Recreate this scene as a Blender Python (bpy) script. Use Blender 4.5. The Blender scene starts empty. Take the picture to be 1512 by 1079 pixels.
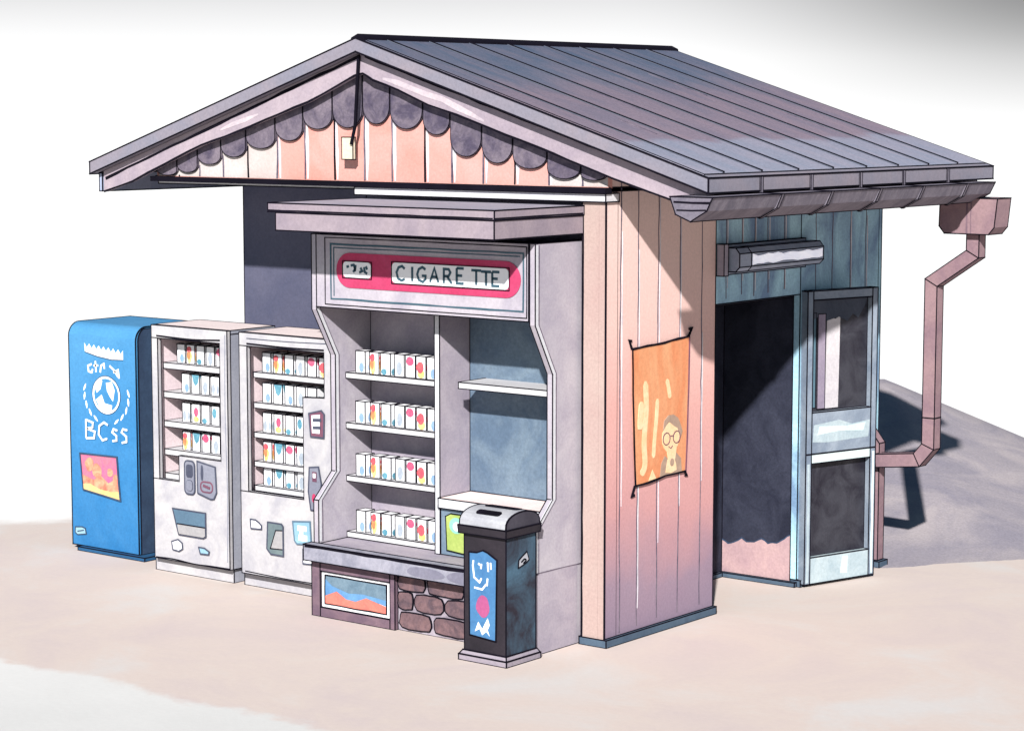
import bpy, bmesh, math, random
from mathutils import Vector, Matrix
random.seed(7)
sc = bpy.context.scene
COL = sc.collection

# ------------------------------------------------------------ camera
cd = bpy.data.cameras.new('camera'); cam = bpy.data.objects.new('camera', cd); COL.objects.link(cam)
cam.location = (7.789, -10.794, 3.2)
cam.rotation_euler = (math.radians(90 - 6.435), 0, math.radians(38.19))
cd.sensor_width = 36; cd.lens = 79.68; cd.clip_end = 3000
sc.camera = cam
# ------------------------------------------------------------ light
SUN = Vector((1.0, -1.63, 1.12)).normalized()        # direction towards the sun
sd = bpy.data.lights.new('sun', 'SUN'); sun = bpy.data.objects.new('sun', sd); COL.objects.link(sun)
sd.energy = 5.0; sd.angle = math.radians(1.2); sd.color = (1.0, 0.98, 0.96)
sun.rotation_euler = SUN.to_track_quat('Z', 'Y').to_euler(); sun.location = (10, -16, 12)
w = bpy.data.worlds.new('World'); sc.world = w; w.use_nodes = True
nt = w.node_tree; nt.nodes.clear()
def wn(t): return nt.nodes.new(t)
sky = wn('ShaderNodeTexSky'); sky.sky_type = 'NISHITA'; sky.sun_disc = False
sky.sun_elevation = math.asin(SUN.z); sky.sun_rotation = math.atan2(SUN.x, SUN.y)
sky.air_density = 1.4; sky.dust_density = 1.5
skm = wn('ShaderNodeVectorMath'); skm.operation = 'MULTIPLY'; skm.inputs[1].default_value = (0.010, 0.020, 0.028)
nt.links.new(sky.outputs[0], skm.inputs[0])
tc = wn('ShaderNodeTexCoord'); sp = wn('ShaderNodeSeparateXYZ'); nt.links.new(tc.outputs['Generated'], sp.inputs[0])
# bright white haze along the horizon thinning to the sky above it
ramp = wn('ShaderNodeValToRGB'); nt.links.new(sp.outputs['Z'], ramp.inputs[0])
e = ramp.color_ramp.elements
e[0].position = 0.0; e[0].color = (.68, .68, .68, 1)
e[1].position = 0.55; e[1].color = (0, 0, 0, 1)
x = e.new(0.022); x.color = (.66, .66, .66, 1)
x = e.new(0.05); x.color = (0.47, 0.47, 0.475, 1)
x = e.new(0.12); x.color = (0.30, 0.31, 0.32, 1)
x = e.new(0.28); x.color = (0.07, 0.08, 0.09, 1)
# sky dimmed to the upper right, painting in a lens vignette
dt = wn('ShaderNodeVectorMath'); dt.operation = 'DOT_PRODUCT'; nt.links.new(tc.outputs['Generated'], dt.inputs[0])
dt.inputs[1].default_value = (math.cos(math.radians(38.19)), math.sin(math.radians(38.19)), 0)
mr = wn('ShaderNodeMapRange'); nt.links.new(dt.outputs['Value'], mr.inputs[0])
mr.interpolation_type = 'SMOOTHSTEP'
mr.inputs['From Min'].default_value = 0.04; mr.inputs['From Max'].default_value = 0.25
mr.inputs['To Min'].default_value = 0.0; mr.inputs['To Max'].default_value = 1.0
mz = wn('ShaderNodeMapRange'); nt.links.new(sp.outputs['Z'], mz.inputs[0]); mz.interpolation_type = 'SMOOTHSTEP'
mz.inputs['From Min'].default_value = -0.025; mz.inputs['From Max'].default_value = 0.055
mz.inputs['To Min'].default_value = 0.0; mz.inputs['To Max'].default_value = 0.66
mm = wn('ShaderNodeMath'); mm.operation = 'MULTIPLY'; nt.links.new(mr.outputs[0], mm.inputs[0]); nt.links.new(mz.outputs[0], mm.inputs[1])
inv = wn('ShaderNodeMath'); inv.operation = 'SUBTRACT'; inv.inputs[0].default_value = 1.0; nt.links.new(mm.outputs[0], inv.inputs[1])
hz = wn('ShaderNodeVectorMath'); hz.operation = 'SCALE'; nt.links.new(ramp.outputs[0], hz.inputs[0]); nt.links.new(inv.outputs[0], hz.inputs['Scale'])
nf = wn('ShaderNodeMapRange'); nt.links.new(sp.outputs['Z'], nf.inputs[0]); nf.interpolation_type = 'SMOOTHSTEP'
nf.inputs['From Min'].default_value = 0.05; nf.inputs['From Max'].default_value = 0.16      # haze hides the lowest sky
sk2 = wn('ShaderNodeVectorMath'); sk2.operation = 'SCALE'; nt.links.new(skm.outputs[0], sk2.inputs[0]); nt.links.new(nf.outputs[0], sk2.inputs['Scale'])
ad = wn('ShaderNodeVectorMath'); ad.operation = 'ADD'; nt.links.new(sk2.outputs[0], ad.inputs[0]); nt.links.new(hz.outputs[0], ad.inputs[1])
bg = wn('ShaderNodeBackground'); nt.links.new(ad.outputs[0], bg.inputs[0]); bg.inputs[1].default_value = 1.0
wo = wn('ShaderNodeOutputWorld'); nt.links.new(bg.outputs[0], wo.inputs[0])
sc.view_settings.view_transform = 'Standard'; sc.view_settings.look = 'None'
sc.view_settings.exposure = 0.75; sc.view_settings.gamma = 1.0

# ------------------------------------------------------------ materials
def lin(c):
    return tuple((v / 255 / 12.92) if v / 255 <= 0.04045 else ((v / 255 + 0.055) / 1.055) ** 2.4 for v in c)
MATS = {}
# reflectance of each finish relative to how bright it looks in full sun
GAIN = dict(wall_boards=.68, glass_dark=.42, bin_black=.38, bin_lid=.52, bin_panel=.52, bin_lid_end=.5, bin_pink=.5, counter_dark=.7, barge_light=.62, poster=.62, cream=.74, taupe=.7, maroon=.7, ink=.5, shaded_boards=1.8, roof_metal=.82, verge=.50, soffit=1.5,
    alcove=.36, white_bright=.80, lamp_tube=2.0, lamp_body=1.4, lamp_cap=1.1, door_frame=.85, door_pale=.65, door_white=.7, reflection_white=.65, reflection_mauve=.8, reflection_teal=.8,
    pipe=.55, hill=.72, machine_top=.9, awning_top=.85, bench=1.1, gutter=.60, bin_side=.6, plinth=.7, sticker=.6, machine=.475, machine_inner=.95, kiosk=.52, kiosk_edge=.60, kiosk_inner=.56,
    pilaster=.46, pink_gable=.56, gable_end=.48, navy=.8, blue_machine=.52, scallop=.62, shelf=.62, slate_wall=.75, awning=.60, barge=.66, magenta=.55, counter=.75, stone=.75, frame_brown=.75)
def paint(name, c1, c2=None, sc_=2.2, rough=0.75, grain=0.10, edge=0.0, spec=0.25, bump=0.15, zcols=None, axis='Z', stretch=None):
    """water-colour like wash: two pigments mixed by soft warped noise, plus paper grain. c in sRGB 0-255."""
    if name in MATS: return MATS[name]
    gn = GAIN.get(name, .66); c1 = lin(c1); c2 = lin(c2) if c2 else tuple(v * 0.82 for v in c1); c1 = tuple(v * gn for v in c1); c2 = tuple(v * gn for v in c2)
    m = bpy.data.materials.new(name); m.use_nodes = True; n = m.node_tree; N = n.nodes; L = n.links
    b = N['Principled BSDF']; b.inputs['Roughness'].default_value = rough
    b.inputs['Specular IOR Level'].default_value = spec
    g = N.new('ShaderNodeNewGeometry')
    pos = g.outputs['Position']
    if stretch:
        mp = N.new('ShaderNodeMapping'); mp.inputs['Scale'].default_value = stretch; L.new(pos, mp.inputs[0]); pos = mp.outputs[0]
    a = N.new('ShaderNodeTexNoise'); a.inputs['Scale'].default_value = sc_; a.inputs['Detail'].default_value = 5
    a.inputs['Roughness'].default_value = 0.62; a.inputs['Distortion'].default_value = 0.9; L.new(pos, a.inputs['Vector'])
    r = N.new('ShaderNodeValToRGB'); L.new(a.outputs['Fac'], r.inputs[0])
    r.color_ramp.elements[0].position = 0.36; r.color_ramp.elements[0].color = (*c1, 1)
    r.color_ramp.elements[1].position = 0.64; r.color_ramp.elements[1].color = (*c2, 1)
    out = r.outputs[0]
    if zcols:                       # a second wash whose tide-line wanders: [(position, colour, amount)]
        s = N.new('ShaderNodeSeparateXYZ'); L.new(g.outputs['Position'], s.inputs[0])
        nn = N.new('ShaderNodeTexNoise'); nn.inputs['Scale'].default_value = 1.8; nn.inputs['Detail'].default_value = 4
        L.new(g.outputs['Position'], nn.inputs['Vector'])
        ma = N.new('ShaderNodeMath'); ma.operation = 'MULTIPLY_ADD'; L.new(nn.outputs['Fac'], ma.inputs[0])
        ma.inputs[1].default_value = zcols['wob']; L.new(s.outputs[axis], ma.inputs[2])
        mrn = N.new('ShaderNodeMapRange'); L.new(ma.outputs[0], mrn.inputs[0])
        mrn.inputs['From Min'].default_value = zcols['lo'] + zcols['wob'] * .5; mrn.inputs['From Max'].default_value = zcols['hi'] + zcols['wob'] * .5
        rz = N.new('ShaderNodeValToRGB'); L.new(mrn.outputs[0], rz.inputs[0])
        els = rz.color_ramp.elements
        st = zcols['stops']
        els[0].position = st[0][0]; els[0].color = (*[v * gn for v in lin(st[0][1])], 1)
        els[1].position = st[-1][0]; els[1].color = (*[v * gn for v in lin(st[-1][1])], 1)
        for p_, c_ in st[1:-1]:
            q = els.new(p_); q.color = (*[v * gn for v in lin(c_)], 1)
        mx = N.new('ShaderNodeMix'); mx.data_type = 'RGBA'; mx.inputs['Factor'].default_value = zcols['amt']
        L.new(out, mx.inputs['A']); L.new(rz.outputs[0], mx.inputs['B']); out = mx.outputs['Result']
    # pigment granulation
    f = N.new('ShaderNodeTexNoise'); f.inputs['Scale'].default_value = 55; f.inputs['Detail'].default_value = 3; f.inputs['Roughness'].default_value = .7
    L.new(g.outputs['Position'], f.inputs['Vector'])
    k = N.new('ShaderNodeMapRange'); L.new(f.outputs['Fac'], k.inputs[0])
    k.inputs['From Min'].default_value = .3; k.inputs['From Max'].default_value = .7
    k.inputs['To Min'].default_value = 1 - grain; k.inputs['To Max'].default_value = 1 + grain
    v = N.new('ShaderNodeVectorMath'); v.operation = 'SCALE'; L.new(out, v.inputs[0]); L.new(k.outputs[0], v.inputs['Scale'])
    L.new(v.outputs[0], b.inputs['Base Color'])
    bp = N.new('ShaderNodeBump'); bp.inputs['Strength'].default_value = bump; bp.inputs['Distance'].default_value = 0.004
    L.new(f.outputs['Fac'], bp.inputs['Height']); L.new(bp.outputs[0], b.inputs['Normal'])
    MATS[name] = m; return m
def P(name): return MATS[name]
INK = paint('ink', (22, 20, 30), (30, 26, 40), rough=.9, grain=.05, spec=.05)
paint('white', (236, 234, 236), (222, 220, 226)); paint('white_bright', (250, 249, 250), (244, 243, 246), grain=.02)
paint('stroke_light', (246, 240, 240), (214, 208, 220))
paint('pink_gable', (250, 170, 156), (244, 190, 180), sc_=1.6, zcols=None)
paint('gable_end', (250, 240, 236), (244, 224, 218), sc_=3)
paint('scallop', (86, 78, 98), (136, 124, 136), sc_=6, grain=.2)
paint('barge', (186, 170, 178), (166, 152, 164), sc_=2)
paint('verge', (158, 156, 172), (176, 164, 174), sc_=1.5)
paint('slate_wall', (92, 92, 112), (80, 82, 104), sc_=2)
paint('soffit', (128, 134, 150), (110, 118, 138), sc_=3)
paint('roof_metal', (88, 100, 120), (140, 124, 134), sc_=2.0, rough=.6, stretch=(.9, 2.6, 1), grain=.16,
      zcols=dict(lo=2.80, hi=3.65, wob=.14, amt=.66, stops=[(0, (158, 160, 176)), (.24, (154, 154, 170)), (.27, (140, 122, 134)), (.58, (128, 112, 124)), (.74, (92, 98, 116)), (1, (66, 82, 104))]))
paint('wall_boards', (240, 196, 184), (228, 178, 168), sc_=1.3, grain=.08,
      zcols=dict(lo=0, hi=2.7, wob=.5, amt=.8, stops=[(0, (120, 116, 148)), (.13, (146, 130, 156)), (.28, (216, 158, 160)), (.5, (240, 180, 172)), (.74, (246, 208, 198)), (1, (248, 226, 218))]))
paint('shaded_boards', (122, 152, 162), (78, 98, 120), sc_=2.4, grain=.14, stretch=(1, 1, .5))  # teal copy of the wall boards, eave shade put into the colour
paint('pilaster', (232, 204, 194), (226, 192, 184), sc_=1.6)
paint('plinth', (88, 108, 126), (72, 88, 108), sc_=3)
paint('alcove', (78, 82, 104), (50, 54, 76), sc_=4, grain=.2, stretch=(1, 2.2, .8))  # dark colour paints in the shade of the recess
paint('sunlit_pink', (206, 172, 172), (186, 154, 160), sc_=4)  # pink of the painted sun patches on the shaded walls
paint('kiosk', (226, 217, 225), (200, 191, 205), sc_=2.4, grain=.09)
paint('kiosk_edge', (240, 240, 243), (228, 228, 234))
paint('kiosk_inner', (208, 197, 207), (180, 170, 186), sc_=2.8, grain=.09)
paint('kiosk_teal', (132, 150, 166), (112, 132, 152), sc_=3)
paint('compartment_shade', (124, 142, 158), (96, 116, 138), sc_=3.2, grain=.14); paint('shelf', (238, 236, 237), (226, 224, 228))  # first colour has the right compartment's shade painted in
paint('bench', (226, 206, 200), (214, 194, 190), sc_=3)
paint('counter', (168, 166, 178), (138, 138, 152), sc_=5, grain=.12)
paint('counter_dark', (136, 134, 150), (122, 120, 138), sc_=6); paint('barge_light', (222, 206, 210), (204, 190, 198), sc_=7); paint('awning', (178, 162, 170), (160, 146, 158), sc_=2.5)
paint('awning_top', (150, 146, 160), (166, 158, 168), sc_=3)
paint('magenta', (214, 64, 110), (222, 78, 124), sc_=4)
paint('letter', (60, 92, 108), (72, 104, 118))
paint('stone', (128, 100, 102), (90, 74, 82), sc_=9, grain=.2)
paint('mortar', (190, 180, 190), (140, 128, 142), sc_=9)
paint('frame_brown', (128, 104, 114), (108, 88, 102), sc_=6)
paint('blue_machine', (90, 164, 220), (60, 140, 200), sc_=2.0, zcols=dict(lo=0, hi=1.7, wob=.4, amt=.55, stops=[(0, (40, 130, 200)), (.5, (64, 154, 222)), (1, (106, 184, 236))]))
paint('navy', (58, 78, 104), (48, 64, 88), sc_=3, grain=.12); paint('blue_plinth', (44, 98, 142), (38, 84, 124))
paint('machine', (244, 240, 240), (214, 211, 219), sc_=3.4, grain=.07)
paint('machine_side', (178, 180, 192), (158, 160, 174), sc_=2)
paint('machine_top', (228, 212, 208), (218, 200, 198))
paint('machine_inner', (216, 198, 200), (206, 188, 192), sc_=3)
paint('grey_button', (150, 152, 166), (136, 138, 154)); paint('dark_button', (84, 88, 106), (70, 74, 94))
paint('maroon', (132, 84, 102), (112, 72, 92)); paint('slot_teal', (108, 136, 156), (92, 120, 142)); paint('slot_grey', (188, 184, 184), (170, 168, 170))
paint('pale_blue', (168, 206, 222), (144, 186, 208)); paint('green_grey', (124, 140, 142), (104, 120, 126))
paint('pink_panel', (236, 112, 160), (240, 134, 150), sc_=9); paint('peach', (250, 190, 150), (246, 120, 100), sc_=9); paint('yellow_soft', (252, 220, 150), (250, 200, 130), sc_=6)
paint('bin_black', (66, 58, 68), (50, 44, 54), sc_=3, grain=.15); paint('bin_side', (48, 44, 56), (84, 116, 138), sc_=2.6, grain=.15)
paint('bin_lid', (218, 218, 222), (196, 196, 204), sc_=4); paint('bin_lid_end', (92, 88, 100), (74, 70, 82)); paint('bin_base', (172, 160, 170), (154, 146, 160))
paint('bin_panel', (92, 152, 204), (80, 136, 192), sc_=4); paint('bin_pink', (212, 106, 160), (190, 100, 160)); paint('sticker', (206, 206, 212), (190, 192, 200))
paint('lime', (192, 206, 116), (170, 192, 100), sc_=6); paint('mint', (170, 226, 206), (146, 214, 192))
paint('poster', (250, 182, 134), (244, 156, 108), sc_=2.5, stretch=(1, 2.2, .7)); paint('cream', (252, 222, 180), (250, 206, 158), sc_=9); paint('taupe', (192, 162, 140), (176, 148, 130), sc_=8)
paint('tag_cream', (236, 226, 200), (228, 216, 190)); paint('gutter', (150, 142, 154), (122, 116, 130), sc_=3, grain=.16, stretch=(1, 4, 1)); paint('gutter_dark', (104, 110, 124), (92, 98, 114))
paint('pipe', (178, 146, 150), (158, 128, 138), sc_=4)
paint('door_frame', (142, 152, 164), (112, 124, 140), sc_=3); paint('door_pale', (198, 212, 216), (174, 192, 200), sc_=4); paint('door_white', (226, 240, 238), (206, 226, 228), sc_=4)
paint('glass_dark', (52, 50, 62), (84, 84, 94), sc_=5, rough=.35, spec=.2); paint('reflection_white', (222, 216, 218), (204, 198, 204)); paint('reflection_mauve', (150, 138, 154), (128, 118, 138)); paint('reflection_teal', (88, 118, 132), (76, 104, 120)); paint('valance', (66, 74, 90), (84, 90, 104))  # white, mauve and teal are painted reflections in the pane
paint('lamp_body', (128, 134, 148), (112, 120, 136)); paint('lamp_tube', (232, 236, 244), (212, 218, 232), sc_=8); paint('lamp_cap', (150, 142, 152), (138, 132, 144))
paint('sea', (126, 150, 166), (106, 132, 150), sc_=12); paint('coral', (240, 138, 120), (232, 120, 110), sc_=8); paint('sky_blue', (120, 170, 214), (96, 146, 198))
paint('blot_blue', (140, 172, 212), (156, 186, 220), sc_=20); paint('blot_teal', (88, 148, 170), (120, 178, 196), sc_=30); paint('blot_red', (222, 84, 104), (232, 110, 112), sc_=30)
paint('blot_crimson', (212, 82, 122), (220, 110, 140), sc_=30); paint('blot_orange', (238, 132, 92), (244, 158, 104), sc_=30); paint('blot_yellow', (250, 206, 120), (250, 220, 160), sc_=30); paint('blot_grey', (184, 194, 204), (170, 180, 194), sc_=20)

# ------------------------------------------------------------ mesh tools
class Frame:
    """2-D drawing plane: origin o, right u, up v, outward n"""
    def __init__(s, o, u, v=(0, 0, 1)):
        s.o = Vector(o); s.u = Vector(u).normalized(); s.v = Vector(v).normalized(); s.n = s.u.cross(s.v)
    def __call__(s, a, b, d=0): return s.o + s.u * a + s.v * b + s.n * d
def front(y): return Frame((0, y, 0), (1, 0, 0))              # coordinates (x, z), faces -Y
def side(x_): return Frame((x_, 0, 0), (0, 1, 0))             # coordinates (y, z), faces +X
class MB:
    def __init__(s): s.bm = bmesh.new(); s.m = []; s.deco = []; s.noink = set()
    def mi(s, m):
        m = P(m) if isinstance(m, str) else m
        if m not in s.m: s.m.append(m)
        return s.m.index(m)
    def _solid(s, lo, hi, mat, bm=None):
        bm = bm or s.bm; i = s.mi(mat)
        a = [bm.verts.new(p) for p in lo]; b = [bm.verts.new(p) for p in hi]; n = len(a)
        fs = [bm.faces.new(a[::-1]), bm.faces.new(b)]
        for k in range(n): fs.append(bm.faces.new((a[k], a[(k + 1) % n], b[(k + 1) % n], b[k])))
        for f in fs: f.material_index = i
        return fs
    def box(s, x0, x1, y0, y1, z0, z1, mat, faces=None):
        lo = [(x0, y0, z0), (x1, y0, z0), (x1, y1, z0), (x0, y1, z0)]; hi = [(a, b, z1) for a, b, c in lo]
        fs = s._solid(lo, hi, mat)      # 0 bottom 1 top 2 front 3 right 4 back 5 left
        if faces:
            for k, v in faces.items(): fs[{'bottom': 0, 'top': 1, 'front': 2, 'right': 3, 'back': 4, 'left': 5}[k]].material_index = s.mi(v)
        return s
    def prism(s, fr, pts, d0, d1, mat):
        s._solid([fr(a, b, d0) for a, b in pts], [fr(a, b, d1) for a, b in pts], mat); return s
    # flat marks lying on a surface (a raised film, level by level)
    def poly(s, fr, pts, mat, lvl=1, t=0.0016):
        s.deco.append(([fr(a, b, -0.003) for a, b in pts], [fr(a, b, lvl * t) for a, b in pts], mat)); return s
    def ell(s, fr, cx, cy, rx, ry, mat, lvl=1, n=18, wob=.0, t=0.0016):
        ph = random.random() * 6
        s.poly(fr, [(cx + rx * (1 + wob * math.sin(3 * q + ph) + wob * .6 * math.sin(5 * q + 2 * ph)) * math.cos(q), cy + ry * (1 + wob * math.sin(2 * q + ph)) * math.sin(q)) for q in [2 * math.pi * k / n for k in range(n)]], mat, lvl, t)
        return s
    def stroke(s, fr, pts, wd, mat, lvl=2, wob=0, closed=False, t=0.0016, taper=False):
        pts = list(pts)
        if closed: pts = pts + [pts[0]]
        V = [Vector(p) for p in pts]
        if wob:
            R = []
            for a, b in zip(V[:-1], V[1:]):
                n = max(2, int((b - a).length / .12)); 
                for k in range(n):
                    p = a.lerp(b, k / n); d = (b - a).normalized(); q = Vector((-d.y, d.x))
                    R.append(p + q * random.uniform(-wob, wob))
            R.append(V[-1]); V = R
        Lf, Rt = [], []; N = len(V)
        for i, p in enumerate(V):
            if closed and i in (0, N - 1): d1 = (V[1] - V[0]).normalized(); d0 = (V[-1] - V[-2]).normalized()
            else:
                d0 = (p - V[i - 1]).normalized() if i else (V[1] - p).normalized(); d1 = (V[i + 1] - p).normalized() if i < N - 1 else d0
            n0 = Vector((-d0.y, d0.x)); n1 = Vector((-d1.y, d1.x)); m = (n0 + n1)
            m = m.normalized() if m.length > 1e-4 else n0
            k = min(1.6, 1 / max(.35, m.dot(n0))); ww = wd / 2
            if wob: ww *= random.uniform(.75, 1.2)
            if taper and i in (0, N - 1): ww *= .35
            Lf.append(p + m * ww * k); Rt.append(p - m * ww * k)
        for i in range(N - 1):
            q = [Rt[i], Rt[i + 1], Lf[i + 1], Lf[i]]
            s.deco.append(([fr(a, b, -0.003) for a, b in q], [fr(a, b, lvl * t) for a, b in q], mat))
        return s
    def smooth(s, fr, pts, *a, n=6, **k):        # Catmull-Rom
        V = [Vector(p) for p in pts]; V = [V[0] * 2 - V[1]] + V + [V[-1] * 2 - V[-2]]; R = []
        for i in range(1, len(V) - 2):
            for j in range(n):
                t = j / n; p0, p1, p2, p3 = V[i - 1:i + 3]
                R.append(.5 * ((2 * p1) + (p2 - p0) * t + (2 * p0 - 5 * p1 + 4 * p2 - p3) * t * t + (3 * p1 - p0 - 3 * p2 + p3) * t ** 3))
        R.append(V[-2]); return s.stroke(fr, [tuple(p) for p in R], *a, **k)
    def ink(s, r):
        bm = s.bm; bm.normal_update(); segs = []
        for e_ in bm.edges:
            if len(e_.link_faces) == 2 and e_.calc_face_angle(0) < .6: continue
            segs.append((e_.verts[0].co.copy(), e_.verts[1].co.copy()))
        i = s.mi(INK)
        for a, b in segs:
            d = b - a
            if d.length < 1e-4: continue
            d.normalize(); a = a - d * r * .9; b = b + d * r * .9
            up = Vector((0, 0, 1)) if abs(d.z) < .9 else Vector((1, 0, 0))
            u = d.cross(up).normalized(); v = d.cross(u)
            A = [];  B = []
            for k in range(5):
                c, q = math.cos(k * 1.2566), math.sin(k * 1.2566)
                A.append(bm.verts.new(a + (u * c + v * q) * r)); B.append(bm.verts.new(b + (u * c + v * q) * r))
            fs = [bm.faces.new(A[::-1]), bm.faces.new(B)] + [bm.faces.new((A[k], A[(k + 1) % 5], B[(k + 1) % 5], B[k])) for k in range(5)]
            for f in fs: f.material_index = i
    def build(s, name, parent=None, at=None, ink=.0042):
        bm = s.bm
        bmesh.ops.recalc_face_normals(bm, faces=bm.faces[:])
        if ink: s.ink(ink)
        for lo, hi, mat in s.deco: s._solid(lo, hi, mat)
        bmesh.ops.recalc_face_normals(bm, faces=bm.faces[:])
        base = at if at is not None else (wloc(parent) if parent else (0, 0, 0))
        bmesh.ops.translate(bm, verts=bm.verts[:], vec=-Vector(base))
        me = bpy.data.meshes.new(name); bm.to_mesh(me); bm.free()
        for m in s.m: me.materials.append(m)
        o = bpy.data.objects.new(name, me); COL.objects.link(o)
        if parent: o.parent = parent
        else: o.location = base
        return o
def wloc(o):
    v = Vector(o.location)
    while o.parent: o = o.parent; v += Vector(o.location)
    return v
def thing(name, label, cat, at, group=None):
    o = bpy.data.objects.new(name, None); COL.objects.link(o); o.location = at; o.empty_display_size = .2
    o['label'] = label; o['category'] = cat
    if group: o['group'] = group
    return o
def tag(o, label, cat, group=None):
    o['label'] = label; o['category'] = cat
    if group: o['group'] = group
    return o

# ------------------------------------------------------------ ground, hill
def ground_mat():
    m = bpy.data.materials.new('ground_wash'); m.use_nodes = True; n = m.node_tree; N = n.nodes; L = n.links
    b = N['Principled BSDF']; b.inputs['Roughness'].default_value = .95; b.inputs['Specular IOR Level'].default_value = .05
    g = N.new('ShaderNodeNewGeometry'); s = N.new('ShaderNodeSeparateXYZ'); L.new(g.outputs['Position'], s.inputs[0])
    def M(op, a, b_, c=None):
        q = N.new('ShaderNodeMath'); q.operation = op
        for i, v in enumerate((a, b_) + ((c,) if c is not None else ())):
            if isinstance(v, (int, float)): q.inputs[i].default_value = v
            else: L.new(v, q.inputs[i])
        return q.outputs[0]
    def noise(scale, det=4, dist=0):
        q = N.new('ShaderNodeTexNoise'); q.inputs['Scale'].default_value = scale; q.inputs['Detail'].default_value = det; q.inputs['Distortion'].default_value = dist
        q.inputs['Roughness'].default_value = .65
        L.new(g.outputs['Position'], q.inputs['Vector']); return q.outputs['Fac']
    n1 = noise(1.1, 6); n2 = noise(5, 5)
    # near edge of the paving wash: y > -2.4 (wandering)
    ea = M('ADD', s.outputs['Y'], 2.44); ea = M('ADD', ea, M('MULTIPLY', M('SUBTRACT', n1, .5), .5)); ea = M('ADD', ea, M('MULTIPLY', M('SUBTRACT', n2, .5), .22))
    ea = M('ADD', ea, M('MULTIPLY', M('MAXIMUM', M('SUBTRACT', s.outputs['X'], .3), 0), 2.0))
    # far-left edge, seen as a soft line behind the blue machine
    v = M('ADD', M('MULTIPLY', s.outputs['X'], .618), M('MULTIPLY', s.outputs['Y'], -.786))   # minus distance along the view
    eb = M('ADD', v, 4.48); eb = M('ADD', eb, M('MULTIPLY', M('SUBTRACT', n1, .5), 1.1))
    def step(x_, wd):
        q = N.new('ShaderNodeMapRange'); q.interpolation_type = 'SMOOTHSTEP'; L.new(x_, q.inputs[0]); q.inputs['From Min'].default_value = 0; q.inputs['From Max'].default_value = wd; return q.outputs[0]
    mask = M('MULTIPLY', step(ea, .12), step(eb, .5))
    r = N.new('ShaderNodeValToRGB'); L.new(noise(.75, 5, .6), r.inputs[0])
    r.color_ramp.elements[0].position = .3; r.color_ramp.elements[0].color = (*[v * .68 for v in lin((226, 209, 205))], 1)
    r.color_ramp.elements[1].position = .68; r.color_ramp.elements[1].color = (*[v * .68 for v in lin((232, 225, 220))], 1)
    q = r.color_ramp.elements.new(.5); q.color = (*[v * .68 for v in lin((234, 217, 207))], 1)
    mx = N.new('ShaderNodeMix'); mx.data_type = 'RGBA'; L.new(mask, mx.inputs['Factor']); mo = N.new('ShaderNodeMapRange'); L.new(v, mo.inputs[0]); mo.inputs['From Min'].default_value = -6; mo.inputs['From Max'].default_value = 2; mo.inputs['To Min'].default_value = .80; mo.inputs['To Max'].default_value = .56
    wv = N.new('ShaderNodeVectorMath'); wv.operation = 'SCALE'; wv.inputs[0].default_value = (1, .975, .935); L.new(M('MULTIPLY', mo.outputs[0], M('MULTIPLY_ADD', n1, .16, .92)), wv.inputs['Scale']); L.new(wv.outputs[0], mx.inputs['A']); L.new(r.outputs[0], mx.inputs['B'])
    f = noise(26, 4); k = M('MULTIPLY_ADD', f, .10, .95)
    vv = N.new('ShaderNodeVectorMath'); vv.operation = 'SCALE'; L.new(mx.outputs['Result'], vv.inputs[0]); L.new(k, vv.inputs['Scale'])
    L.new(vv.outputs[0], b.inputs['Base Color'])
    bp = N.new('ShaderNodeBump'); bp.inputs['Strength'].default_value = .12; bp.inputs['Distance'].default_value = .01; L.new(f, bp.inputs['Height']); L.new(bp.outputs[0], b.inputs['Normal'])
    return m
g = MB(); GM = ground_mat()
i = g.mi(GM)
vs = [g.bm.verts.new(p) for p in ((-1500, -1500, 0), (1500, -1500, 0), (1500, 1500, 0), (-1500, 1500, 0))]
g.bm.faces.new(vs)
o = g.build('ground', at=(0, 0, 0), ink=0); o['kind'] = 'structure'

# hill behind the hut, right
fw = Vector((-math.sin(math.radians(38.19)), math.cos(math.radians(38.19)))); rt = Vector((fw.y, -fw.x))
C2 = Vector((7.789, -10.794))
bm = bmesh.new(); NU, NV = 60, 44
def hill_h(u, v):
    # u lateral metres right of the view axis, v metres ahead
    top = 0.0
    if u < 3.3: top = .868 * max(0, 1 - ((3.3 - u) / 2.6) ** 2)
    else: top = .868 - (u - 3.3) * .43
    top = max(top, 0)
    b0 = 15.55 + max(0, u - 2.4) * .28
    t = (v - b0) / (20.0 - b0); t = max(0, min(1, t))
    if v <= 20: return top * (t ** 1.15)
    return top * max(0, 1 - (v - 20) * .5)
from mathutils import noise as mn
grid = []
for a in range(NU + 1):
    row = []
    for b in range(NV + 1):
        u = .4 + a / NU * 5.6; v = 15 + b / NV * 12
        h = hill_h(u, v)
        p = C2 + fw * v + rt * (u)
        h = h + (.03 * mn.noise(Vector((p.x * 1.6, p.y * 1.6, 0))) * min(1, h * 3)) * (1 if v < 19 else 0) - .012
        row.append(bm.verts.new((p.x, p.y, h)))
    grid.append(row)
for a in range(NU):
    for b in range(NV): bm.faces.new((grid[a][b], grid[a + 1][b], grid[a + 1][b + 1], grid[a][b + 1])).smooth = True
bmesh.ops.recalc_face_normals(bm, faces=bm.faces[:])
me = bpy.data.meshes.new('hill'); bm.to_mesh(me); bm.free()
me.materials.append(paint('hill', (182, 172, 174), (152, 146, 156), sc_=1.3, grain=.14, spec=.05, stretch=(1, 1, 1.2)))
o = bpy.data.objects.new('hill', me); COL.objects.link(o); o['kind'] = 'structure'

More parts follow.
